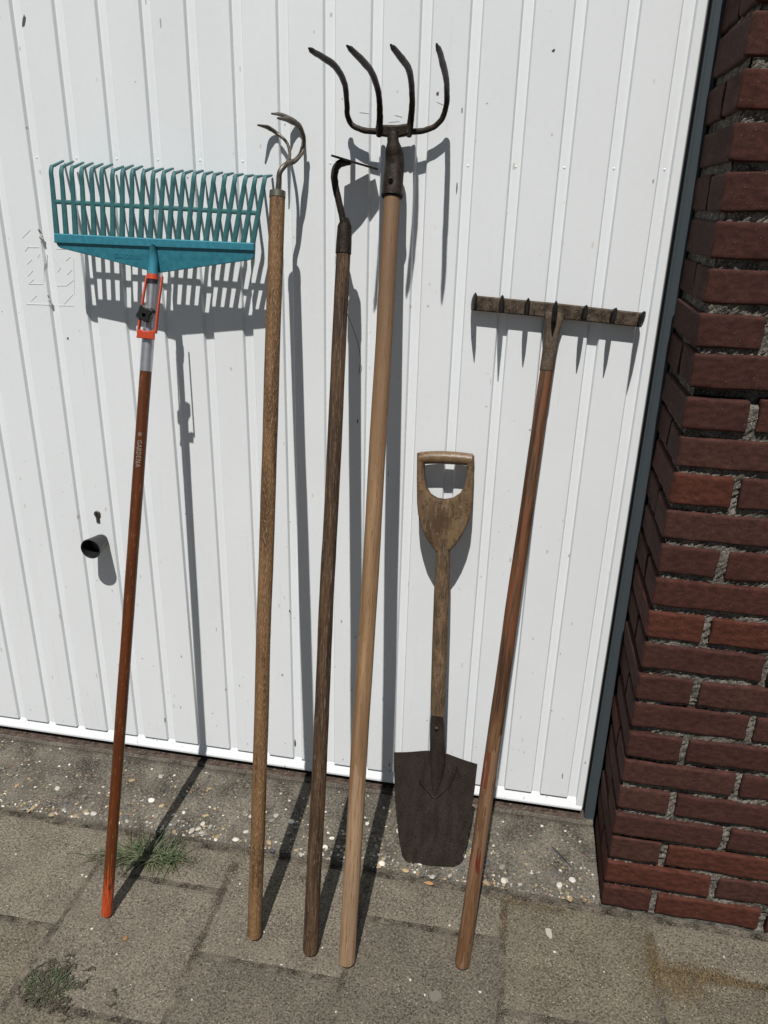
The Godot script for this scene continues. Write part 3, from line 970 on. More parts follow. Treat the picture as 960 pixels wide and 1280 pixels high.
func leaf_rake() -> void:
	var foot := py(133.2, 1145.5, 0.001)
	var neck := pz(190.5, 350, 0.089)
	var axis := (neck - foot).normalized()
	var t := thing("leaf_rake", "turquoise plastic leaf rake with orange-brown handle leaning beside the door knob", "rake", foot)
	var W := on_line(foot, neck, 187.0, 462)
	var wt := wood(Color(0.102, 0.027, 0.0038), Color(0.058, 0.0135, 0.0020), 611, 0.35, 0.5, "varnish")
	var hm := wood_mat(wt, 0.45, 0.2, 0.3)
	var r1 := 0.0112
	var o := -foot
	part("handle", stick(foot + o, W + o, r1, r1, 1, 0.0005, 24), hm, t)
	# lettering and emblem printed along the handle
	var prnt := mat(lin(0.165, 0.14, 0.115), 0.6)
	var p0 := on_line(foot, neck, 180.3, 550.5)
	var p1 := on_line(foot, neck, 176.8, 584)
	var tm := TextMesh.new()
	var fnt := SystemFont.new()
	fnt.font_names = PackedStringArray(["Droid Sans"])
	fnt.font_weight = 700
	tm.font = fnt
	tm.text = "GARDENA"
	tm.font_size = 16
	tm.pixel_size = 0.00058
	tm.depth = 0.0007
	var face := (CAM - p0)
	face = (face - axis * face.dot(axis)).normalized()
	face = face.rotated(axis, -0.22)
	var bas := Basis(-axis, face.cross(-axis), face)
	var lt := part("lettering", tm, prnt, t)
	var wide := tm.get_aabb().size.x
	var k := (p1 - p0).length() / maxf(wide, 1e-4)
	lt.transform = Transform3D(bas.scaled_local(Vector3(k, k, 1.0)), (p0 + p1) * 0.5 + face * (r1 - 0.0001) + o)
	var em := new_st()
	for q in 6:
		var a := TAU * q / 6.0
		var c := Vector3(cos(a), sin(a), 0) * 0.0026
		var ring: Array = []
		for s in 8:
			ring.append(c + Vector3(cos(a) * cos(TAU * s / 8.0) * 0.0017 - sin(a) * sin(TAU * s / 8.0) * 0.001, sin(a) * cos(TAU * s / 8.0) * 0.0017 + cos(a) * sin(TAU * s / 8.0) * 0.001, 0))
		plate(ring, Vector3(0, 0, 1), 0.0006, 0.0, em)
	var emb := part("emblem", em.commit(), prnt, t)
	emb.transform = Transform3D(bas, on_line(foot, neck, 181, 543) + face * (r1 - 0.0003) + o)
	# aluminium tubes
	var A := on_line(foot, neck, 189.6, 354)
	var Cc := on_line(foot, neck, 187.6, 424)
	part("ferrule", tube([W - axis * 0.004 + o, Cc + axis * 0.02 + o], [0.0117, 0.0117], 24, Vector3.RIGHT, 0, 0).commit(), mats.aluminium, t)
	part("tube", tube([Cc + o, A + axis * 0.01 + o], [0.0078, 0.0078], 22, Vector3.RIGHT, 0, 0).commit(), mats.aluminium, t)
	# orange locking clip: ring, two arms, end plate; black star knob on its screw
	var orange := mat(lin(0.46, 0.055, 0.022), 0.45)
	var black := mat(lin(0.012, 0.012, 0.012), 0.4)
	var R0 := on_line(foot, neck, 190.3, 343)
	var R1 := on_line(foot, neck, 190.1, 349.5)
	var clip := part("clip", tube([R1 + o, R0 + o], [0.0112, 0.0112], 22, Vector3.RIGHT, 0, 0).commit(), orange, t)
	part("seal_ring", tube([A + o, R1 + o], [0.0102, 0.0102], 22, Vector3.RIGHT, 0, 0).commit(), black, t)
	var zc := R1.z
	for s in [[183.5, 346, 172.9, 416.0], [203.0, 346, 194.6, 416.0]]:
		var a := pz(s[0], s[1], zc + 0.002)
		var b := pz(s[2], s[3], zc + 0.046)
		var m := a.lerp(b, 0.5) + Vector3(0, 0, 0.002)
		part("clip_arm", curve_tube([[a + o, Vector2(0.0016, 0.003)], [m + o, Vector2(0.0016, 0.0035)], [b + o, Vector2(0.0017, 0.0045)]], 8, 5, null, 3.0).commit(), orange, clip)
	var ze := zc + 0.046
	var pl: Array = []
	for q in [[171.2, 422], [193.6, 424.5], [193.4, 413.6], [189.5, 412.8], [186, 414.2], [181, 413.8], [176.5, 411.8], [172.3, 412.4]]:
		pl.append(pz(q[0], q[1], ze) + o)
	part("clip_plate", plate(pl, Vector3(0, 0.1, 1), 0.004, 0.0012).commit(), orange, clip)
	var kc := pz(184.0, 392, zc + 0.03)
	var star: Array = []
	for q in 24:
		var a := TAU * q / 24.0 + 0.35
		var rr := 0.0150 + 0.0024 * cos(4.0 * a - 1.4)
		star.append(kc + o + Vector3(cos(a) * rr * 1.08, sin(a) * rr, 0))
	var kn := part("knob", plate(star, Vector3(-0.05, 0.12, 1), 0.014, 0.0025).commit(), black, t)
	var on_tube := on_line(foot, neck, 188.4, 392)
	part("screw", tube([on_tube + o, kc + o + Vector3(0, 0, 0.0148)], [0.0036, 0.0036], 12, Vector3.RIGHT, 0, 0).commit(), mats.worn_steel, kn)
	# plastic head
	var zh := 0.078
	var plastic := mat(lin(0.022, 0.155, 0.175), 0.5)
	var pn := noise(0.03, 71, FastNoiseLite.TYPE_SIMPLEX_SMOOTH, 4).get_seamless_image(256, 256)
	pn.convert(Image.FORMAT_RGB8)
	for y in 256:
		for x in 256:
			var v := pn.get_pixel(x, y).r
			pn.set_pixel(x, y, lin(0.020 + 0.020 * v, 0.150 + 0.085 * v, 0.205 + 0.105 * v))
	plastic.albedo_color = Color.WHITE
	plastic.albedo_texture = ImageTexture.create_from_image(pn)
	plastic.uv1_triplanar = true
	plastic.uv1_scale = Vector3.ONE * 8.0
	var worn := plastic.duplicate()                          # tines rubbed dull and dusty by use
	worn.albedo_color = Color(1.0, 0.82, 0.74)
	worn.roughness = 0.62
	# apron: a lean wing under a straight upright band
	var na := Vector3(0, -0.13, 1).normalized()
	var oa := pz(190, 300, zh + 0.003)
	var wing: Array = []
	for q in [[69.3, 299], [70.2, 305], [72.5, 308.6], [76, 310.6], [130, 324], [184, 338.2], [191, 341.5], [200.5, 341.2], [260, 332.8], [311, 325.6], [316, 323.6], [317.8, 320], [318.4, 309], [193, 303.5]]:
		wing.append(pp(q[0], q[1], oa, na) - na * 0.005 + o)
	var head := part("head", plate(wing, na, 0.005, 0.0015).commit(), plastic, t)
	var band: Array = []
	for q in [[69.0, 303.4], [190, 308.6], [318.2, 313.4], [318.3, 303.8], [190, 297.8], [68.6, 291.6]]:
		band.append(pz(q[0], q[1], zh) + Vector3(0, 0, -0.005) + o)
	part("band", plate(band, Vector3(0, 0, 1), 0.0095, 0.0014).commit(), plastic, head)
	part("socket", tube([R0 - axis * 0.001 + o, on_line(foot, neck, 191.3, 322) + o, pz(191.4, 309, zh + 0.004) + o], [0.0098, 0.0088, 0.0066], 20, Vector3.RIGHT, 0, 1).commit(), plastic, head)
	# raised maker's name on the wing
	var tm2 := TextMesh.new()
	tm2.font = fnt
	tm2.text = "GARDENA"
	tm2.font_size = 16
	tm2.depth = 0.0012
	tm2.pixel_size = 0.0006
	var l0 := pp(143, 319.5, oa, na)
	var l1 := pp(176, 321.5, oa, na)
	var dx := (l1 - l0).normalized()
	var lb := Basis(dx, na.cross(dx), na)
	var k2 := (l1 - l0).length() / maxf(tm2.get_aabb().size.x, 1e-4)
	var rl := part("raised_lettering", tm2, plastic, head)
	rl.transform = Transform3D(lb.scaled_local(Vector3(k2, k2, 1)), (l0 + l1) * 0.5 + o)
	rng.seed = 88
	# twenty-two hooked tines and the bar that ties them
	for i in 22:
		var f := i / 21.0
		var b := pz(lerpf(71.5, 315.2, f), lerpf(296, 307, f), zh) + o
		var c := pz(lerpf(63.6, 331.4, f), lerpf(213.5, 226, f), zh) + o
		var e := pz(lerpf(64.6, 332.8, f), lerpf(208.2, 221.6, f), zh - 0.004) + o
		var tip := pz(lerpf(78.5, 340.5, f), lerpf(201.2, 220.2, f), 0.0038) + o
		var jog := Vector3(rng.randfn(0.0, 0.0006), rng.randfn(0.0, 0.0005), 0)
		c += jog
		e += jog
		tip += jog * 1.4
		var mid := e.lerp(tip, 0.12)
		var w := Vector2(0.0048, 0.0026)
		part("tine", curve_tube([[b, w * 1.12], [b.lerp(c, 0.5), w], [b.lerp(c, 0.85), w * 0.9], [c, w * 0.86], [e, Vector2(0.0031, 0.0027)], [mid, Vector2(0.0029, 0.0026)], [tip, Vector2(0.0022, 0.0018)]], 8, 4, null, 2.5).commit(), worn, head)
	var xb: Array = []
	for i in 23:
		var f := i / 22.0
		xb.append(pz(lerpf(67.5, 322.5, f), lerpf(252, 266.4, f), zh) + o)
	part("tie_bar", tube(xb, xb.map(func(_p): return Vector2(0.0021, 0.0042)), 8, Vector3(0, 0, 1), 0, 0, null, 3.0).commit(), worn, head)

func cultivator() -> void:
	var foot := py(317.8, 1173.0, 0.001)
	var neck := pz(347, 239, 0.084)
	var t := thing("hand_cultivator", "long handled three-pronged cultivator with curled steel prongs and tan handle", "cultivator", foot)
	var o := -foot
	var axis := (neck - foot).normalized()
	var wm := wood_mat(wood(Color(0.188, 0.104, 0.046), Color(0.082, 0.043, 0.019), 622, 0.22, 0.5, "ash"), 0.66, 0.9)
	part("handle", stick(foot + o, neck + o - axis * 0.004, 0.0142, 0.0138, 2, 0.0015), wm, t)
	var fe := mat(lin(0.16, 0.15, 0.12), 0.42, 0.7)
	part("ferrule", tube([on_line(foot, neck, 346.5, 247) + o, neck + o], [0.0145, 0.0142], 22, Vector3.RIGHT, 0, 0).commit(), fe, t)
	var n0 := neck - axis * 0.01
	var junc := pz(362.5, 203, 0.060)
	part("shank", curve_tube([[n0 + o, Vector2(0.0052, 0.0052)], [pz(348.5, 229, 0.083) + o, Vector2(0.005, 0.005)], [pz(350, 215, 0.082) + o, Vector2(0.0048, 0.0048)], [pz(355, 208, 0.076) + o, Vector2(0.0048, 0.0048)], [junc + o, Vector2(0.0042, 0.0042)], [pz(368, 200, 0.048) + o, Vector2(0.003, 0.003)]], 12, 6).commit(), mats.worn_steel, t)
	var a := Vector2(0.0032, 0.0032)
	var tines := [
		[[355, 208, 0.072, 1.0], [361, 199, 0.050, 0.95], [361.6, 187, 0.030, 0.85], [356, 175, 0.010, 0.85], [346, 166.5, 0.0055, 1.0], [335, 159.5, 0.014, 1.15], [322.3, 156.4, 0.034, 0.5]],
		[[357, 207, 0.066, 1.0], [370, 199, 0.043, 1.0], [378, 184, 0.018, 0.95], [378.5, 168, 0.006, 0.95], [371, 153.5, 0.0075, 1.05], [357, 145.6, 0.024, 1.15], [339.6, 142.0, 0.078, 0.5]],
		[[357, 207.5, 0.067, 1.0], [371, 200, 0.046, 1.0], [379.5, 185, 0.024, 1.0], [379.8, 170, 0.026, 1.0], [374, 158, 0.043, 1.1], [363, 150.6, 0.070, 1.15], [347, 147.8, 0.110, 0.5]]]
	for line: Array in tines:
		var c: Array = []
		for q: Array in line:
			c.append([pz(q[0], q[1], q[2]) + o, Vector2(a.x * q[3], a.y * (q[3] if q[3] < 1.05 else q[3] * 1.5))])
		part("prong", forged(c, 12, 7, 730 + int(line[-1][0]), 0.5).commit(), mats.worn_steel, t)

func hoe() -> void:
	var foot := py(387.5, 1193.0, 0.001)
	var neck := pz(430.5, 290, 0.084)
	var t := thing("draw_hoe", "draw hoe with dark brown handle and swan-necked black iron blade", "hoe", foot)
	var o := -foot
	var wm := wood_mat(wood(Color(0.094, 0.053, 0.027), Color(0.026, 0.0145, 0.008), 633, 0.6, 0.6, "old"), 0.7, 1.2)
	var top := on_line(foot, neck, 430, 290)
	part("handle", stick(foot + o, top + o, 0.0150, 0.0128, 3, 0.0014, 18, 0.03), wm, t)
	var s0 := on_line(foot, neck, 427.7, 317)
	var s1 := on_line(foot, neck, 429.8, 283)
	var s2 := on_line(foot, neck, 430.6, 276)
	part("socket", tube([s0 + o, s0.lerp(s1, 0.4) + o, s1 + o, s2 + o], [0.0142, 0.0140, 0.0128, 0.0085], 18, Vector3.RIGHT, 0, 1).commit(), mats.iron, t)
	var nk: Array = []
	for q in [[430, 282, 0.086, 0.0062], [427.2, 268, 0.084, 0.0058], [422.5, 248, 0.083, 0.0058], [418.6, 230, 0.081, 0.0060], [418.4, 215, 0.077, 0.0062], [422.5, 206.2, 0.070, 0.0064], [430, 203.2, 0.060, 0.0060], [437, 203.8, 0.052, 0.0036]]:
		nk.append([pz(q[0], q[1], q[2]) + o, Vector2(q[3], q[3])])
	part("neck", forged(nk, 14, 6, 720, 0.6, 0.5).commit(), mats.iron, t)
	var strand: Array = []  # thin dark curve from beside the handle down to the door
	for q in [[434, 392, 0.066], [441, 410, 0.045], [447.5, 430, 0.026], [450.5, 450, 0.012], [448.6, 468, 0.004]]:
		strand.append([pz(q[0], q[1], q[2]) + o, Vector2(0.0006, 0.0006)])
	part("thin_strand", curve_tube(strand, 6, 6).commit(), mats.iron, t)
	# blade, seen on edge: corners taken from its edge in the photo and from its wide shadow
	var a := pz(413.5, 195.5, 0.084)
	var b := pz(472.0, 213.0, 0.027)
	var c := pz(468.0, 210.0, 0.002)
	var d := pz(426.0, 199.5, 0.026)
	var n := (b - a).cross(d - a).normalized()
	if n.y < 0.0:
		n = -n
	part("blade", plate([a + o, a.lerp(b, 0.5) + (a.lerp(b, 0.5) - d.lerp(c, 0.5)) * 0.08 + o, b + o, c + o, d + o], n, 0.0036, 0.001).commit(), mats.iron, t)

func garden_fork() -> void:
	var foot := py(433.2, 1206.5, 0.001)
	var neck := pz(490.3, 245, 0.058)
	var t := thing("drag_fork", "manure drag fork with four bent black tines on a pale tan handle", "fork", foot)
	var o := -foot
	var wm := wood_mat(wood(Color(0.272, 0.168, 0.088), Color(0.150, 0.086, 0.042), 644, 0.3, 0.6, "pale"), 0.62, 0.5)
	part("handle", stick(foot + o, neck + o, 0.0162, 0.0152, 4, 0.001, 22), wm, t)
	var s := [[488.6, 247, 0.0182], [490.5, 230, 0.0180], [492.3, 196, 0.0168], [492.2, 188, 0.0155], [491.4, 178, 0.0105], [490.8, 166, 0.0095]]
	var ctrl: Array = []
	for q in s:
		ctrl.append([(on_line(foot, neck, q[0], q[1]) if q[1] > 190 else pz(q[0], q[1], lerpf(0.03, 0.041, (q[1] - 160) / 30.0))) + o, Vector2(q[2], q[2] * 0.92)])
	var sp := spline(ctrl, 5)
	part("socket", tube(sp[0], sp[1], 22, Vector3.RIGHT, 0, 0).commit(), mats.iron, t)
	var col := on_line(foot, neck, 488.7, 245)
	part("socket_rim", tube([col + o, col + (neck - foot).normalized() * 0.005 + o], [0.0194, 0.0191], 22, Vector3.RIGHT, 0, 0).commit(), mats.iron, t)
	var rp := on_line(foot, neck, 488.5, 228)
	part("rivet", tube([rp + o + Vector3(-0.001, 0.002, 0.012), rp + o + Vector3(-0.0015, 0.005, 0.0190)], [0.0045, 0.0042], 12, Vector3.RIGHT, 0, 1).commit(), mats.rust, t)
	# cross-piece
	var cp: Array = []
	for q in [[470, 157.5], [471, 168], [477, 170.5], [484, 171.5], [497.5, 172], [506, 170.5], [513, 167.5], [514, 157.5], [510, 154.5], [497, 156.5], [482, 156.2]]:
		cp.append(pz(q[0], q[1], 0.026) + Vector3(0, 0, -0.007) + o)
	part("cross_piece", plate(cp, Vector3(0, 0, 1), 0.015, 0.003).commit(), mats.iron, t)
	var tines := [
		[[484, 164, 0.028, 0.0056], [470, 164.3, 0.026, 0.0058], [450, 161.5, 0.024, 0.0054], [440, 156, 0.023, 0.0052], [434.5, 145, 0.025, 0.0052], [433.8, 130, 0.034, 0.0052], [431, 106, 0.064, 0.0052], [424, 90, 0.1, 0.0054], [414, 78.5, 0.138, 0.0056], [400, 69.5, 0.18, 0.0052], [389, 62.8, 0.214, 0.0042], [386.2, 60.5, 0.222, 0.0016]],
		[[474, 169, 0.028, 0.0060], [474.5, 155, 0.029, 0.0066], [475, 140, 0.034, 0.0060], [473.5, 120, 0.052, 0.0054], [469.5, 102, 0.082, 0.0054], [463, 88, 0.118, 0.0056], [452, 75, 0.166, 0.0056], [438, 61, 0.214, 0.0044], [433.6, 57, 0.225, 0.0016]],
		[[511, 169, 0.028, 0.0060], [513, 155, 0.029, 0.0066], [514.6, 140, 0.034, 0.0060], [515.2, 120, 0.052, 0.0054], [514, 102, 0.082, 0.0054], [510.5, 86, 0.12, 0.0056], [502, 73, 0.165, 0.0056], [491.5, 60, 0.206, 0.0044], [488.4, 55.8, 0.217, 0.0016]],
		[[503, 164, 0.028, 0.0056], [515, 164.5, 0.026, 0.0058], [530, 163, 0.024, 0.0054], [544, 157.5, 0.023, 0.0052], [553, 147.5, 0.025, 0.0052], [557.3, 135, 0.03, 0.0052], [558.6, 115, 0.05, 0.0052], [557.3, 96, 0.092, 0.0054], [553.5, 80, 0.142, 0.0056], [548, 61, 0.205, 0.0044], [545.6, 55, 0.222, 0.0016]]]
	for line: Array in tines:
		var c: Array = []
		for q: Array in line:
			c.append([pz(q[0], q[1], q[2]) + o, Vector2(q[3], q[3]) * 0.9])
		part("tine", forged(c, 14, 7, 700 + int(line[-1][0]), 0.5, 0.6).commit(), mats.iron, t)

func bow_rake() -> void:
	var foot := py(577.0, 1209.5, 0.001)
	var neck := pz(693, 396, 0.022)
	var t := thing("iron_rake", "old iron rake with seven teeth and reddish brown handle beside the brick pier", "rake", foot)
	var o := -foot
	var wm := wood_mat(wood(Color(0.134, 0.068, 0.031), Color(0.042, 0.018, 0.0085), 655, 0.6, 0.95, "stained"), 0.52, 0.8)
	var top := on_line(foot, neck, 684, 452)
	part("handle", stick(foot + o, top + o, 0.0148, 0.0122, 5, 0.0012, 20), wm, t)
	# socket: flares from the handle's end to the bar
	var s: Array = []
	for q in [[682.2, 463.5, 0.0132, 0.0135], [685, 448, 0.0130, 0.0132], [687.5, 430, 0.0132, 0.0115], [690, 414, 0.0135, 0.0085], [692, 402, 0.0150, 0.0065], [693.3, 391, 0.0195, 0.0055]]:
		var c := on_line(foot, neck, q[0], q[1])
		s.append([c + o, Vector2(q[2], q[3])])
	var sp := spline(s, 5)
	part("socket", tube(sp[0], sp[1], 20, Vector3.RIGHT, 0, 0).commit(), mats.rust, t)
	# bar
	var bar: Array = []
	for q in [[588.5, 388.2], [690, 397.8], [801.5, 409.6], [804.5, 392], [690, 379.3], [591, 370.0]]:
		bar.append(pz(q[0], q[1], 0.018) + Vector3(0, 0, -0.013) + o)
	part("bar", plate(bar, Vector3(0, 0.05, 1), 0.014, 0.002).commit(), mats.rust, t)
	var teeth := [[592.3, 380.3, 594.5, 366.5, 0.077], [627, 383.2, 628, 369.8, 0.089], [658.6, 386.4, 660.5, 373.4, 0.076], [692.8, 396.0, 695.3, 377.3, 0.080], [730.2, 392.4, 733.4, 382.2, 0.075], [765.6, 396.4, 770.4, 385.6, 0.077], [800.6, 400.8, 806, 390.0, 0.087]]
	for i in 7:
		var q: Array = teeth[i]
		var b := pz(q[0], q[1], 0.012)
		var m := pz(lerpf(q[0], q[2], 0.3), lerpf(q[1], q[3], 0.30), 0.036)
		var m2 := pz(lerpf(q[0], q[2], 0.75), lerpf(q[1], q[3], 0.72), 0.058)
		var e := pz(q[2], q[3], q[4])
		var h := 0.0118 if i != 3 else 0.021
		part("tooth", curve_tube([[b + o, Vector2(0.0054, h)], [m + o, Vector2(0.0050, h * 0.86)], [m2 + o, Vector2(0.0036, h * 0.42)], [e + o, Vector2(0.0010, 0.0016)]], 12, 5, null, 1.0).commit(), mats.iron, t)

func on_spade(foot: Vector3, n: Vector3, u: float, v: float, h: float) -> Vector3:
	return pp(u, v, foot, n) + n * h - foot

func spade() -> void:
	var foot := py(538, 1081.5, 0.0145)
	var n := Vector3(0, 0.198, 1).normalized()
	var t := thing("spade", "old garden spade with worn wooden handgrip and blackened blade standing on the threshold", "spade", foot)
	var o := -foot
	var wt := wood(Color(0.155, 0.100, 0.054), Color(0.058, 0.036, 0.020), 666, 0.7, 0.5, "old")
	var wm := mineral_mat([wt[0], wt[1]], 1.0, 0.7, 1.0, false, false)
	wm.uv1_scale = Vector3(3.0, 1.2, 3.0)
	var wm2 := wood_mat(wt, 0.66, 1.0)
	# blade: a slightly dished plate with thickened tread
	var rows := [[940.2, 492.3, 596.9, 955.0], [962, 492.8, 595.6, 966], [983, 493.3, 593.6, 985], [1008, 494.8, 589.8, 1010], [1034.6, 497, 585.8, 1037], [1052, 499.4, 582.6, 1055], [1066, 502.2, 579.4, 1068], [1074, 506.2, 575.2, 1076], [1079, 512, 568, 1081.6]]
	var st := new_st()
	st.set_smooth_group(0)
	var grid: Array = []
	var m := 14
	for row: Array in rows:
		var line: Array = []
		for i in m + 1:
			var f := float(i) / m
			var u := lerpf(row[1], row[2], f)
			var v := lerpf(row[0], row[3], f)
			if row[0] < 950:                                    # the tread dips where the neck enters it
				v = lerpf(940.2, 955.0, f) - 5.0 * pow(sin(f * PI), 3.0)
			if row[0] > 1075:
				v += 1.4 * sin(f * PI)
			var dish := -0.014 * (1.0 - pow(absf(f * 2.0 - 1.0), 2.0)) * clampf((1080.0 - v) / 120.0, 0.0, 1.0)
			line.append([pp(u, v, foot, n) + n * dish + o])
		grid.append(line)
	for side in 2:
		var h := n * (0.0022 if side == 0 else 0.0)
		for j in grid.size() - 1:
			for i in m:
				var q: Array = [grid[j][i][0] + h, grid[j][i + 1][0] + h, grid[j + 1][i + 1][0] + h, grid[j + 1][i][0] + h]
				for k: int in ([0, 1, 2, 0, 2, 3] if side == 0 else [0, 2, 1, 0, 3, 2]):
					st.add_vertex(q[k])
	st.index()
	st.generate_normals()
	var rim := new_st()
	var edge: Array = []
	for i in m + 1:
		edge.append(grid[0][i][0])
	for j in range(1, grid.size()):
		edge.append(grid[j][m][0])
	for i in range(m - 1, -1, -1):
		edge.append(grid[-1][i][0])
	for j in range(grid.size() - 2, 0, -1):
		edge.append(grid[j][0][0])
	for i in edge.size():
		var a: Vector3 = edge[i]
		var b: Vector3 = edge[(i + 1) % edge.size()]
		quad(rim, a, b, b + n * 0.0022, a + n * 0.0022)
	var bl := part("blade", st.commit(), mats.blade, t)
	part("blade_edge", rim.commit(), mats.blade, bl)
	# socket: tapering down into a point on the blade's face
	var so: Array = []
	for q in [[546.6, 894, 0.0140, 0.0128, 0.005], [546.8, 905, 0.0160, 0.0135, 0.004], [547, 922, 0.0166, 0.0132, 0.003], [547, 938, 0.0172, 0.0122, 0.0], [546.5, 955, 0.0165, 0.0095, -0.003], [545.3, 972, 0.0125, 0.0065, -0.006], [544, 986, 0.0075, 0.0040, -0.0072], [542.8, 998, 0.0022, 0.0022, -0.0082]]:
		so.append([on_spade(foot, n, q[0], q[1], q[4]), Vector2(q[2], q[3])])
	part("socket", curve_tube(so, 18, 5).commit(), mats.blade, t)
	# weld ribs that fan out from the socket to the blade
	for q in [[[525.5, 979], [533, 989], [541.5, 999.5]], [[570, 962], [560, 985], [543.5, 999.5]]]:
		var c: Array = []
		for k in 3:
			c.append([on_spade(foot, n, q[k][0], q[k][1], -0.0080 + [0.0026, 0.0, 0.0][k]), Vector2(0.0036, 0.0032)])
		part("rib", curve_tube(c, 8, 5).commit(), mats.blade, bl)
	part("rivet", tube([on_spade(foot, n, 546.8, 906, 0.012), on_spade(foot, n, 546.8, 906, 0.0190)], [0.0042, 0.0040], 12, Vector3.RIGHT, 0, 1).commit(), mats.rust, t)
	# shaft
	var sh: Array = []
	for q in [[546.6, 905, 0.0135, 0.0110, 0.003], [547.8, 870, 0.0158, 0.0125, 0.005], [550.2, 800, 0.0163, 0.0132, 0.005], [552.4, 740, 0.0162, 0.0132, 0.004], [553.8, 700, 0.0152, 0.0126, 0.003], [554.3, 672, 0.0140, 0.0116, 0.002]]:
		sh.append([on_spade(foot, n, q[0], q[1], q[4]), Vector2(q[2], q[3])])
	var shs := spline(sh, 8)
	var sht := tube(shs[0], shs[1], 20, Vector3.RIGHT, 0, 0)
	sht.generate_tangents()
	part("shaft", sht.commit(), wm2, t)
	# hand grip: flared yoke cut from the shaft's wood, open in the middle, with a turned bar across its top
	var yoke: Array = []
	for q in [[545.5, 689], [538, 679], [531.7, 669], [526.6, 655], [523, 641.7], [521.7, 627], [521.4, 600], [521.8, 566], [531.0, 566.5], [530.6, 580], [531.2, 594], [533.6, 609], [538.5, 617.5], [546.5, 622.4], [556, 624.2], [566.5, 622.2], [575, 616.5], [580.8, 607], [583.4, 594], [583.6, 580], [583.0, 568.5], [592.8, 569.5], [593.2, 585], [592.3, 604], [591.2, 625], [589.2, 641], [584.2, 656], [577.6, 669], [570, 680], [562.5, 688]]:
		yoke.append(on_spade(foot, n, q[0], q[1], -0.011))
	part("yoke", round_plate(yoke, n, 0.023, 0.006), wm, t)
	var gr: Array = []
	for q in [[524.8, 572.6, 0.0126], [541, 571.7, 0.0130], [557, 571.9, 0.0132], [574, 573.0, 0.0130], [590.2, 574.8, 0.0125]]:
		gr.append([on_spade(foot, n, q[0], q[1], 0.001), Vector2(q[2], q[2])])
	var gs := spline(gr, 5)
	var gm := wood_mat(wood(Color(0.175, 0.112, 0.060), Color(0.10, 0.060, 0.032), 677, 0.5, 0.5, ""), 0.36, 0.4)
	var gt := tube(gs[0], gs[1], 20, Vector3.UP, 0, 0)
	gt.generate_tangents()
	part("grip_bar", gt.commit(), gm, t)

# plate with generously rounded edges front and back
func round_plate(outline: Array, n: Vector3, t: float, c: float) -> ArrayMesh:
	var st := new_st()
	var o: Vector3 = outline[0]
	var ex: Vector3 = outline[1] - o
	ex = (ex - n * ex.dot(n)).normalized()
	var ey := n.cross(ex)
	var fr := Transform3D(Basis(ex, ey, n), o)
	var flat := PackedVector2Array()
	for p: Vector3 in outline:
		flat.append(Vector2((p - o).dot(ex), (p - o).dot(ey)))
	if Geometry2D.is_polygon_clockwise(flat):
		flat.reverse()
	var cnt := flat.size()
	var dirs := PackedVector2Array()
	for i in cnt:
		var n1 := (flat[i] - flat[(i + cnt - 1) % cnt]).orthogonal().normalized() * -1.0
		var n2 := (flat[(i + 1) % cnt] - flat[i]).orthogonal().normalized() * -1.0
		var m := n1 + n2
		dirs.append(m / maxf(m.length_squared() * 0.5, 0.6))
	var levels: Array = []
	for k in 11:
		var a := PI * k / 10.0 - PI * 0.5
		var h := t * 0.5 + (t * 0.5 - c) * signf(sin(a)) * (1.0 if absf(sin(a)) > 0.01 else 0.0) + c * sin(a)
		var ring := PackedVector3Array()
		for i in cnt:
			var q := flat[i] + dirs[i] * c * 0.62 * (1.0 - cos(a))
			ring.append(fr * Vector3(q.x, q.y, h))
		levels.append(ring)
	st.set_smooth_group(0)
	for l in levels.size() - 1:
		for i in cnt:
			var j := (i + 1) % cnt
			for p: Vector3 in [levels[l][i], levels[l + 1][j], levels[l][j], levels[l][i], levels[l + 1][i], levels[l + 1][j]]:
				st.add_vertex(p)
	var tris := Geometry2D.triangulate_polygon(flat)
	for k in range(0, tris.size(), 3):
		var ids := [tris[k], tris[k + 1], tris[k + 2]]
		if (flat[ids[1]] - flat[ids[0]]).cross(flat[ids[2]] - flat[ids[0]]) > 0.0:
			ids = [ids[0], ids[2], ids[1]]
		for id: int in ids:
			st.add_vertex(levels[-1][id])
		for id: int in [ids[0], ids[2], ids[1]]:
			st.add_vertex(levels[0][id])
	st.index()
	st.generate_normals()
	return st.commit()
# ---------------------------------------------------------------- plants and litter
func blade(st: SurfaceTool, root: Vector3, dir: Vector3, len_: float, width: float, droop: float, col: Color) -> void:
	var segs := 4
	var side := dir.cross(Vector3.UP).normalized()
	var p := root
	var d := dir.normalized()
	var prev: Array = []
	for i in segs + 1:
		var f := float(i) / segs
		var w := width * (1.0 - f * f) * 0.5 + 0.0001
		var fold := Vector3(0, w * 0.5, 0)
		var now: Array = [p - side * w + fold, p, p + side * w + fold]
		if i > 0:
			for s in 2:
				quad(st, prev[s], prev[s + 1], now[s + 1], now[s], col)
		prev = now
		p += d * len_ / segs
		d = (d + Vector3(0, -droop, 0)).normalized()
		if p.y < 0.001:
			p.y = 0.001

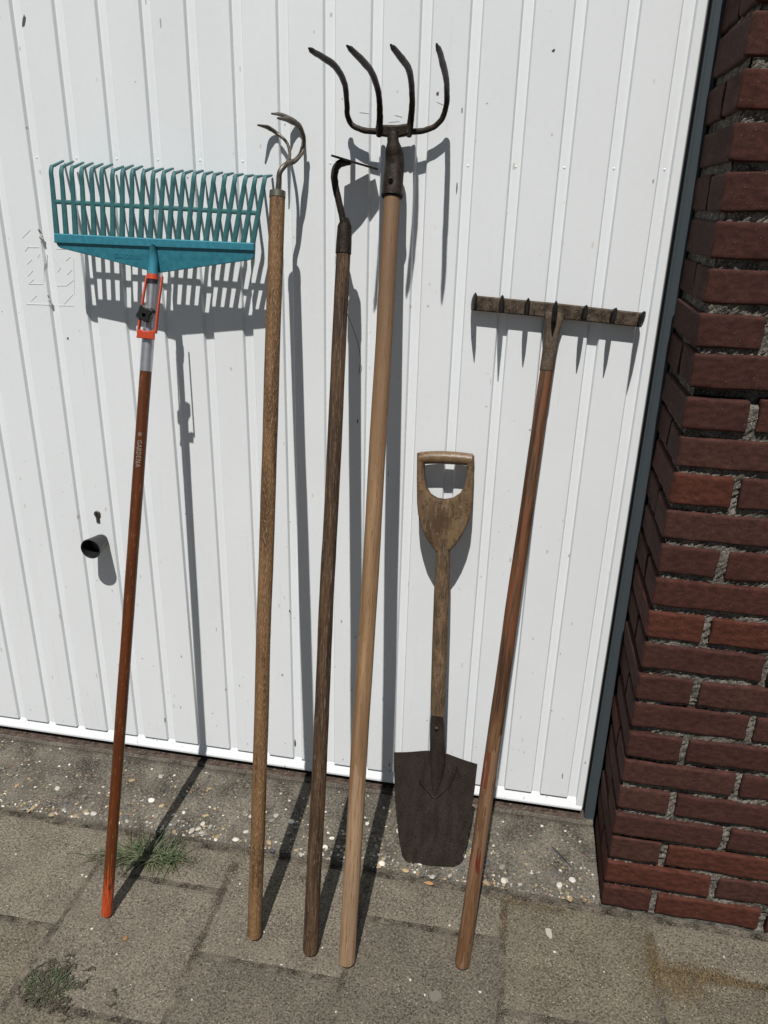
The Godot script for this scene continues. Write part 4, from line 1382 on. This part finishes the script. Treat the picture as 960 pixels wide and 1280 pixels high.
func tuft(called: String, label: String, category: String, at: Vector3, count: int, spread: Vector2, len_: Vector2, width: Vector2, lean: Vector2, cols: Array, seed_: int, droop := 0.35) -> void:
	var t := thing(called, label, category, at)
	var r := RandomNumberGenerator.new()
	r.seed = seed_
	var st := new_st()
	for i in count:
		var a := r.randf() * TAU
		var rr := sqrt(r.randf())
		var root := Vector3(cos(a) * spread.x * rr, 0.0, sin(a) * spread.y * rr)
		var out := a + r.randfn(0.0, 1.1)
		var l := r.randf_range(lean.x, lean.y)
		var dir := Vector3(cos(out) * sin(l), cos(l), sin(out) * sin(l))
		var c: Color = cols[r.randi() % cols.size()]
		blade(st, root, dir, r.randf_range(len_.x, len_.y), r.randf_range(width.x, width.y), droop * r.randf_range(0.5, 1.4), c * r.randf_range(0.75, 1.25))
	var m := mat(Color.WHITE, 0.6)
	m.vertex_color_use_as_albedo = true
	m.backlight_enabled = true
	m.backlight = Color(0.12, 0.16, 0.05)
	part("blades", st.commit(), m, t)

func moss(at: Array, seed_: int, called: String, label: String, cols: Array, dens: int) -> void:
	var r := RandomNumberGenerator.new()
	r.seed = seed_
	var st := new_st()
	for q: Array in at:                                     # [x, z, half length x, half length z, y]
		for i in int(dens * (q[2] * q[3]) / 0.0012):
			var p := Vector3(q[0] + r.randfn(0.0, 0.5) * q[2], q[4] - 0.0005, q[1] + r.randfn(0.0, 0.5) * q[3])
			var a := r.randf() * TAU
			var l := r.randf_range(0.5, 1.5)
			blade(st, p, Vector3(cos(a) * sin(l), cos(l), sin(a) * sin(l)), r.randf_range(0.002, 0.0075), r.randf_range(0.0006, 0.0016), 0.3, cols[r.randi() % cols.size()] * r.randf_range(0.7, 1.2))
	var m := mat(Color.WHITE, 0.9)
	m.vertex_color_use_as_albedo = true
	var o := part(called, st.commit(), m, self)
	o.set_meta("kind", "stuff")
	o.set_meta("label", label)
	o.set_meta("category", "moss")

func moss_spot(u: float, v: float, a: float, b: float) -> Array:
	var p := py(u, v, 0.0)
	return [p.x, p.z, a, b, 0.0]

func build_plants() -> void:
	var green := [Color(0.042, 0.070, 0.022), Color(0.058, 0.084, 0.030), Color(0.033, 0.056, 0.019), Color(0.092, 0.105, 0.048), Color(0.028, 0.045, 0.017), Color(0.10, 0.085, 0.045)]
	var dull := [Color(0.05, 0.062, 0.026), Color(0.075, 0.07, 0.035), Color(0.04, 0.045, 0.02), Color(0.10, 0.085, 0.05)]
	var brown := [Color(0.085, 0.062, 0.035), Color(0.06, 0.045, 0.028), Color(0.045, 0.036, 0.024)]
	var g1 := py(187, 1072, 0.0)
	tuft("grass_tuft", "green grass tuft growing at the threshold edge beside the leaf rake handle", "grass", g1, 260, Vector2(0.066, 0.017), Vector2(0.018, 0.085), Vector2(0.0011, 0.0026), Vector2(0.7, 1.52), green, 901, 0.28)
	var g2 := py(135, 1074, 0.0)
	tuft("grass_sprig", "sparse dull grass sprigs creeping along the threshold edge behind the leaf rake handle", "grass", g2, 80, Vector2(0.055, 0.016), Vector2(0.015, 0.045), Vector2(0.001, 0.002), Vector2(0.9, 1.5), dull, 902, 0.2)
	var g3 := py(62, 1232, 0.0)
	tuft("weed_rosette", "flat dull green weed rosette growing in the joint between two concrete slabs", "weed", g3, 210, Vector2(0.042, 0.026), Vector2(0.008, 0.030), Vector2(0.0009, 0.0019), Vector2(0.8, 1.52), [green[0], green[2], dull[0], dull[2], dull[0]], 903, 0.25)
	var creep := thing("creeping_weed", "dark wiry creeping weed stems spreading round the green rosette", "weed", g3)
	var r := RandomNumberGenerator.new()
	r.seed = 904
	var st := new_st()
	for i in 60:
		var a := r.randf() * TAU
		var p := Vector3(r.randfn(0.012, 0.034), 0, r.randfn(0.0, 0.026))
		var path: Array = []
		var rs: Array = []
		var dir := a
		for k in 9:
			path.append(p + Vector3(0, 0.0022 + 0.002 * sin(k * 1.3 + i), 0))
			rs.append(0.0006)
			dir += r.randf_range(-0.9, 0.9)
			p += Vector3(cos(dir), 0, sin(dir)) * r.randf_range(0.001, 0.0055)
			if k > 2:
				for leaf in 2:
					var la := r.randf() * TAU
					blade(st, path[-1], Vector3(cos(la), 0.35, sin(la)), r.randf_range(0.003, 0.008), 0.0022, 0.2, Color(0.036, 0.032, 0.02) * r.randf_range(0.7, 1.4))
		tube(path, rs, 5, Vector3.UP, 0, 0, st)
	var cm := mat(lin(0.6, 0.55, 0.5), 0.8)
	cm.vertex_color_use_as_albedo = true
	cm.albedo_color = Color.WHITE
	# stems take the leaves' dark colour
	part("stems", st.commit(), mat(lin(0.052, 0.044, 0.029), 0.85), creep)
	var straw := [Color(0.15, 0.105, 0.048), Color(0.12, 0.08, 0.036), Color(0.085, 0.06, 0.03), Color(0.19, 0.14, 0.07)]
	moss([moss_spot(845, 1225, 0.065, 0.05), moss_spot(815, 1195, 0.014, 0.05), moss_spot(890, 1222, 0.055, 0.02), moss_spot(935, 1232, 0.045, 0.01)], 911, "dry_moss", "straw coloured dry moss spreading from the slab joint below the brick pier", straw, 620)
	moss([moss_spot(640, 1128, 0.05, 0.012), moss_spot(690, 1137, 0.045, 0.010), moss_spot(630, 1150, 0.008, 0.05)], 912, "threshold_moss", "dry brown moss and litter in the joint along the threshold front", brown + straw, 420)
	moss([moss_spot(235, 1075, 0.03, 0.02), moss_spot(290, 1088, 0.03, 0.03), moss_spot(275, 1120, 0.012, 0.05), moss_spot(430, 1105, 0.05, 0.012), moss_spot(375, 1097, 0.03, 0.012), moss_spot(20, 1015, 0.06, 0.008), moss_spot(70, 1030, 0.04, 0.007), moss_spot(247, 1180, 0.015, 0.04)], 913, "joint_moss", "dark brown moss and crumbs in the slab joints around the tool handles", brown, 170)
	# loose litter lying on the slabs
	var rr := RandomNumberGenerator.new()
	rr.seed = 921
	var flake := mat(lin(0.34, 0.31, 0.27), 0.85)
	litter("stone_flake", "flat pale grey stone flake lying on the slab left of the brick pier", "stone", py(686, 1166, 0.0004), Vector2(0.0075, 0.014), 0.0018, flake, 31, 0.25)
	litter("dry_leaf", "curled tan dry leaf lying in front of the spade blade", "leaf", py(536, 1104, 0.001), Vector2(0.011, 0.0045), 0.0016, mat(lin(0.36, 0.2, 0.09), 0.75), 32, 0.0)
	litter("orange_crumb", "small orange-brown crumb on the slab below the leaf rake foot", "crumb", py(156, 1173, 0.0004), Vector2(0.0055, 0.0062), 0.0016, mat(lin(0.22, 0.11, 0.04), 0.8), 33, 0.0)
	litter("pale_patch", "round pale lime stain on the dark slab below the iron rake foot", "stain", py(544, 1245, 0.0002), Vector2(0.013, 0.012), 0.0003, mat(lin(0.140, 0.125, 0.101), 0.9), 34, 0.0)
	var spots := [[300, 1105], [146, 1193], [352, 1206], [403, 1185], [562, 1157], [513, 1225], [531, 1244], [693, 1190], [103, 1094], [115, 1161], [690, 1085], [60, 1120], [108, 1096], [330, 1165], [420, 1265], [600, 1240], [755, 1215], [905, 1196], [20, 1068], [240, 1250]]
	var white := mat(lin(0.5, 0.47, 0.42), 0.8)
	for i in spots.size():
		var o := litter("pale_grit", "single pale grit grain lying loose on the concrete slabs", "grit", py(spots[i][0], spots[i][1], 0.0006), Vector2(rr.randf_range(0.0016, 0.0034), rr.randf_range(0.0016, 0.003)), 0.0016, white, 40 + i, 0.0)
		o.set_meta("group", "pale grit on the slabs")
	# dark plastic sliver on the threshold
	var a := py(681, 1050, 0.021)
	var b := py(715, 1085, 0.0175)
	var sl := thing("plastic_sliver", "thin blue-black plastic sliver lying on the threshold beside the brick pier", "litter", a)
	var v := b - a
	part("strip", tube([Vector3(0, 0.001, 0), v * 0.5 + Vector3(0, 0.0022, 0), v + Vector3(0, 0.001, 0)], [Vector2(0.001, 0.0007), Vector2(0.0026, 0.0009), Vector2(0.0008, 0.0006)], 8, v.cross(Vector3.UP).normalized(), 1, 1).commit(), mat(lin(0.012, 0.015, 0.025), 0.4), sl)

func litter(called: String, label: String, category: String, at: Vector3, half: Vector2, thick: float, m: Material, seed_: int, turn: float) -> Node3D:
	var r := RandomNumberGenerator.new()
	r.seed = seed_
	var out: Array = []
	for k in 11:
		var a := -TAU * k / 11.0
		var p := Vector3(cos(a) * half.x, 0, sin(a) * half.y) * r.randf_range(0.72, 1.1)
		out.append(p.rotated(Vector3.UP, turn))
	var o := part(called, plate(out, Vector3.UP, thick, thick * 0.45).commit(), m, self, at)
	o.set_meta("label", label)
	o.set_meta("category", category)
	return o
func build_garage() -> void:
	# the dark room behind the door, closed so that no sky shows under the leaf
	var st := new_st()
	box(Vector3(-2.6, -0.02, -3.2), Vector3(1.2, 2.6, -3.05), 0.0, st)
	box(Vector3(-2.6, 2.21, -3.05), Vector3(1.2, 2.6, 0.0), 0.0, st)
	box(Vector3(-2.6, -0.02, -3.05), Vector3(-2.4, 2.2, 0.0), 0.0, st)
	box(Vector3(1.152, -0.02, -3.05), Vector3(1.3, 2.2, PIER_Z - 0.05), 0.0, st)
	box(Vector3(-2.399, -0.02, -0.1), Vector3(DOOR_L - 0.031, 2.2, 0.0), 0.0, st)
	structure("garage_shell", st.commit(), mat(lin(0.14, 0.12, 0.1), 0.9))

func _ready() -> void:
	# camera
	cam_basis = Basis(Vector3.UP, 0.168) * Basis(Vector3.RIGHT, -0.384) * Basis(Vector3(0, 0, 1), 0.0274)
	var cam := Camera3D.new()
	cam.name = "camera"
	add_child(cam)
	cam.transform = Transform3D(cam_basis, CAM)
	cam.fov = rad_to_deg(2.0 * atan(640.0 / FOCAL))
	cam.near = 0.05
	cam.far = 200.0
	# sky and sun
	var we := WorldEnvironment.new()
	we.name = "environment"
	var env := Environment.new()
	env.background_mode = Environment.BG_SKY
	var sm := ProceduralSkyMaterial.new()
	sm.sky_top_color = Color(0.46, 0.53, 0.62)
	sm.sky_horizon_color = Color(0.70, 0.72, 0.74)
	sm.sky_curve = 0.12
	sm.ground_bottom_color = Color(0.22, 0.2, 0.18)
	sm.ground_horizon_color = Color(0.5, 0.5, 0.5)
	sm.sun_angle_max = 4.0
	var sky := Sky.new()
	sky.sky_material = sm
	env.sky = sky
	env.background_energy_multiplier = 0.62
	env.tonemap_mode = Environment.TONE_MAPPER_LINEAR
	env.tonemap_exposure = 1.02
	env.sdfgi_enabled = true
	env.ssao_enabled = true
	env.ssil_enabled = true
	we.environment = env
	add_child(we)
	var sun := DirectionalLight3D.new()
	sun.name = "sun"
	sun.light_energy = 1.6
	sun.light_color = Color(1.0, 0.985, 0.965)
	sun.light_angular_distance = 0.5
	sun.shadow_enabled = true
	add_child(sun)
	sun.look_at_from_position(Vector3.ZERO, Vector3(0.02, -1.77, -1.0), Vector3.UP)
	# large structure
	make_materials()
	build_ground()
	build_door()
	build_frame()
	build_pier()
	build_garage()
	# tools, then small things
	leaf_rake()
	cultivator()
	hoe()
	garden_fork()
	spade()
	bow_rake()
	build_plants()
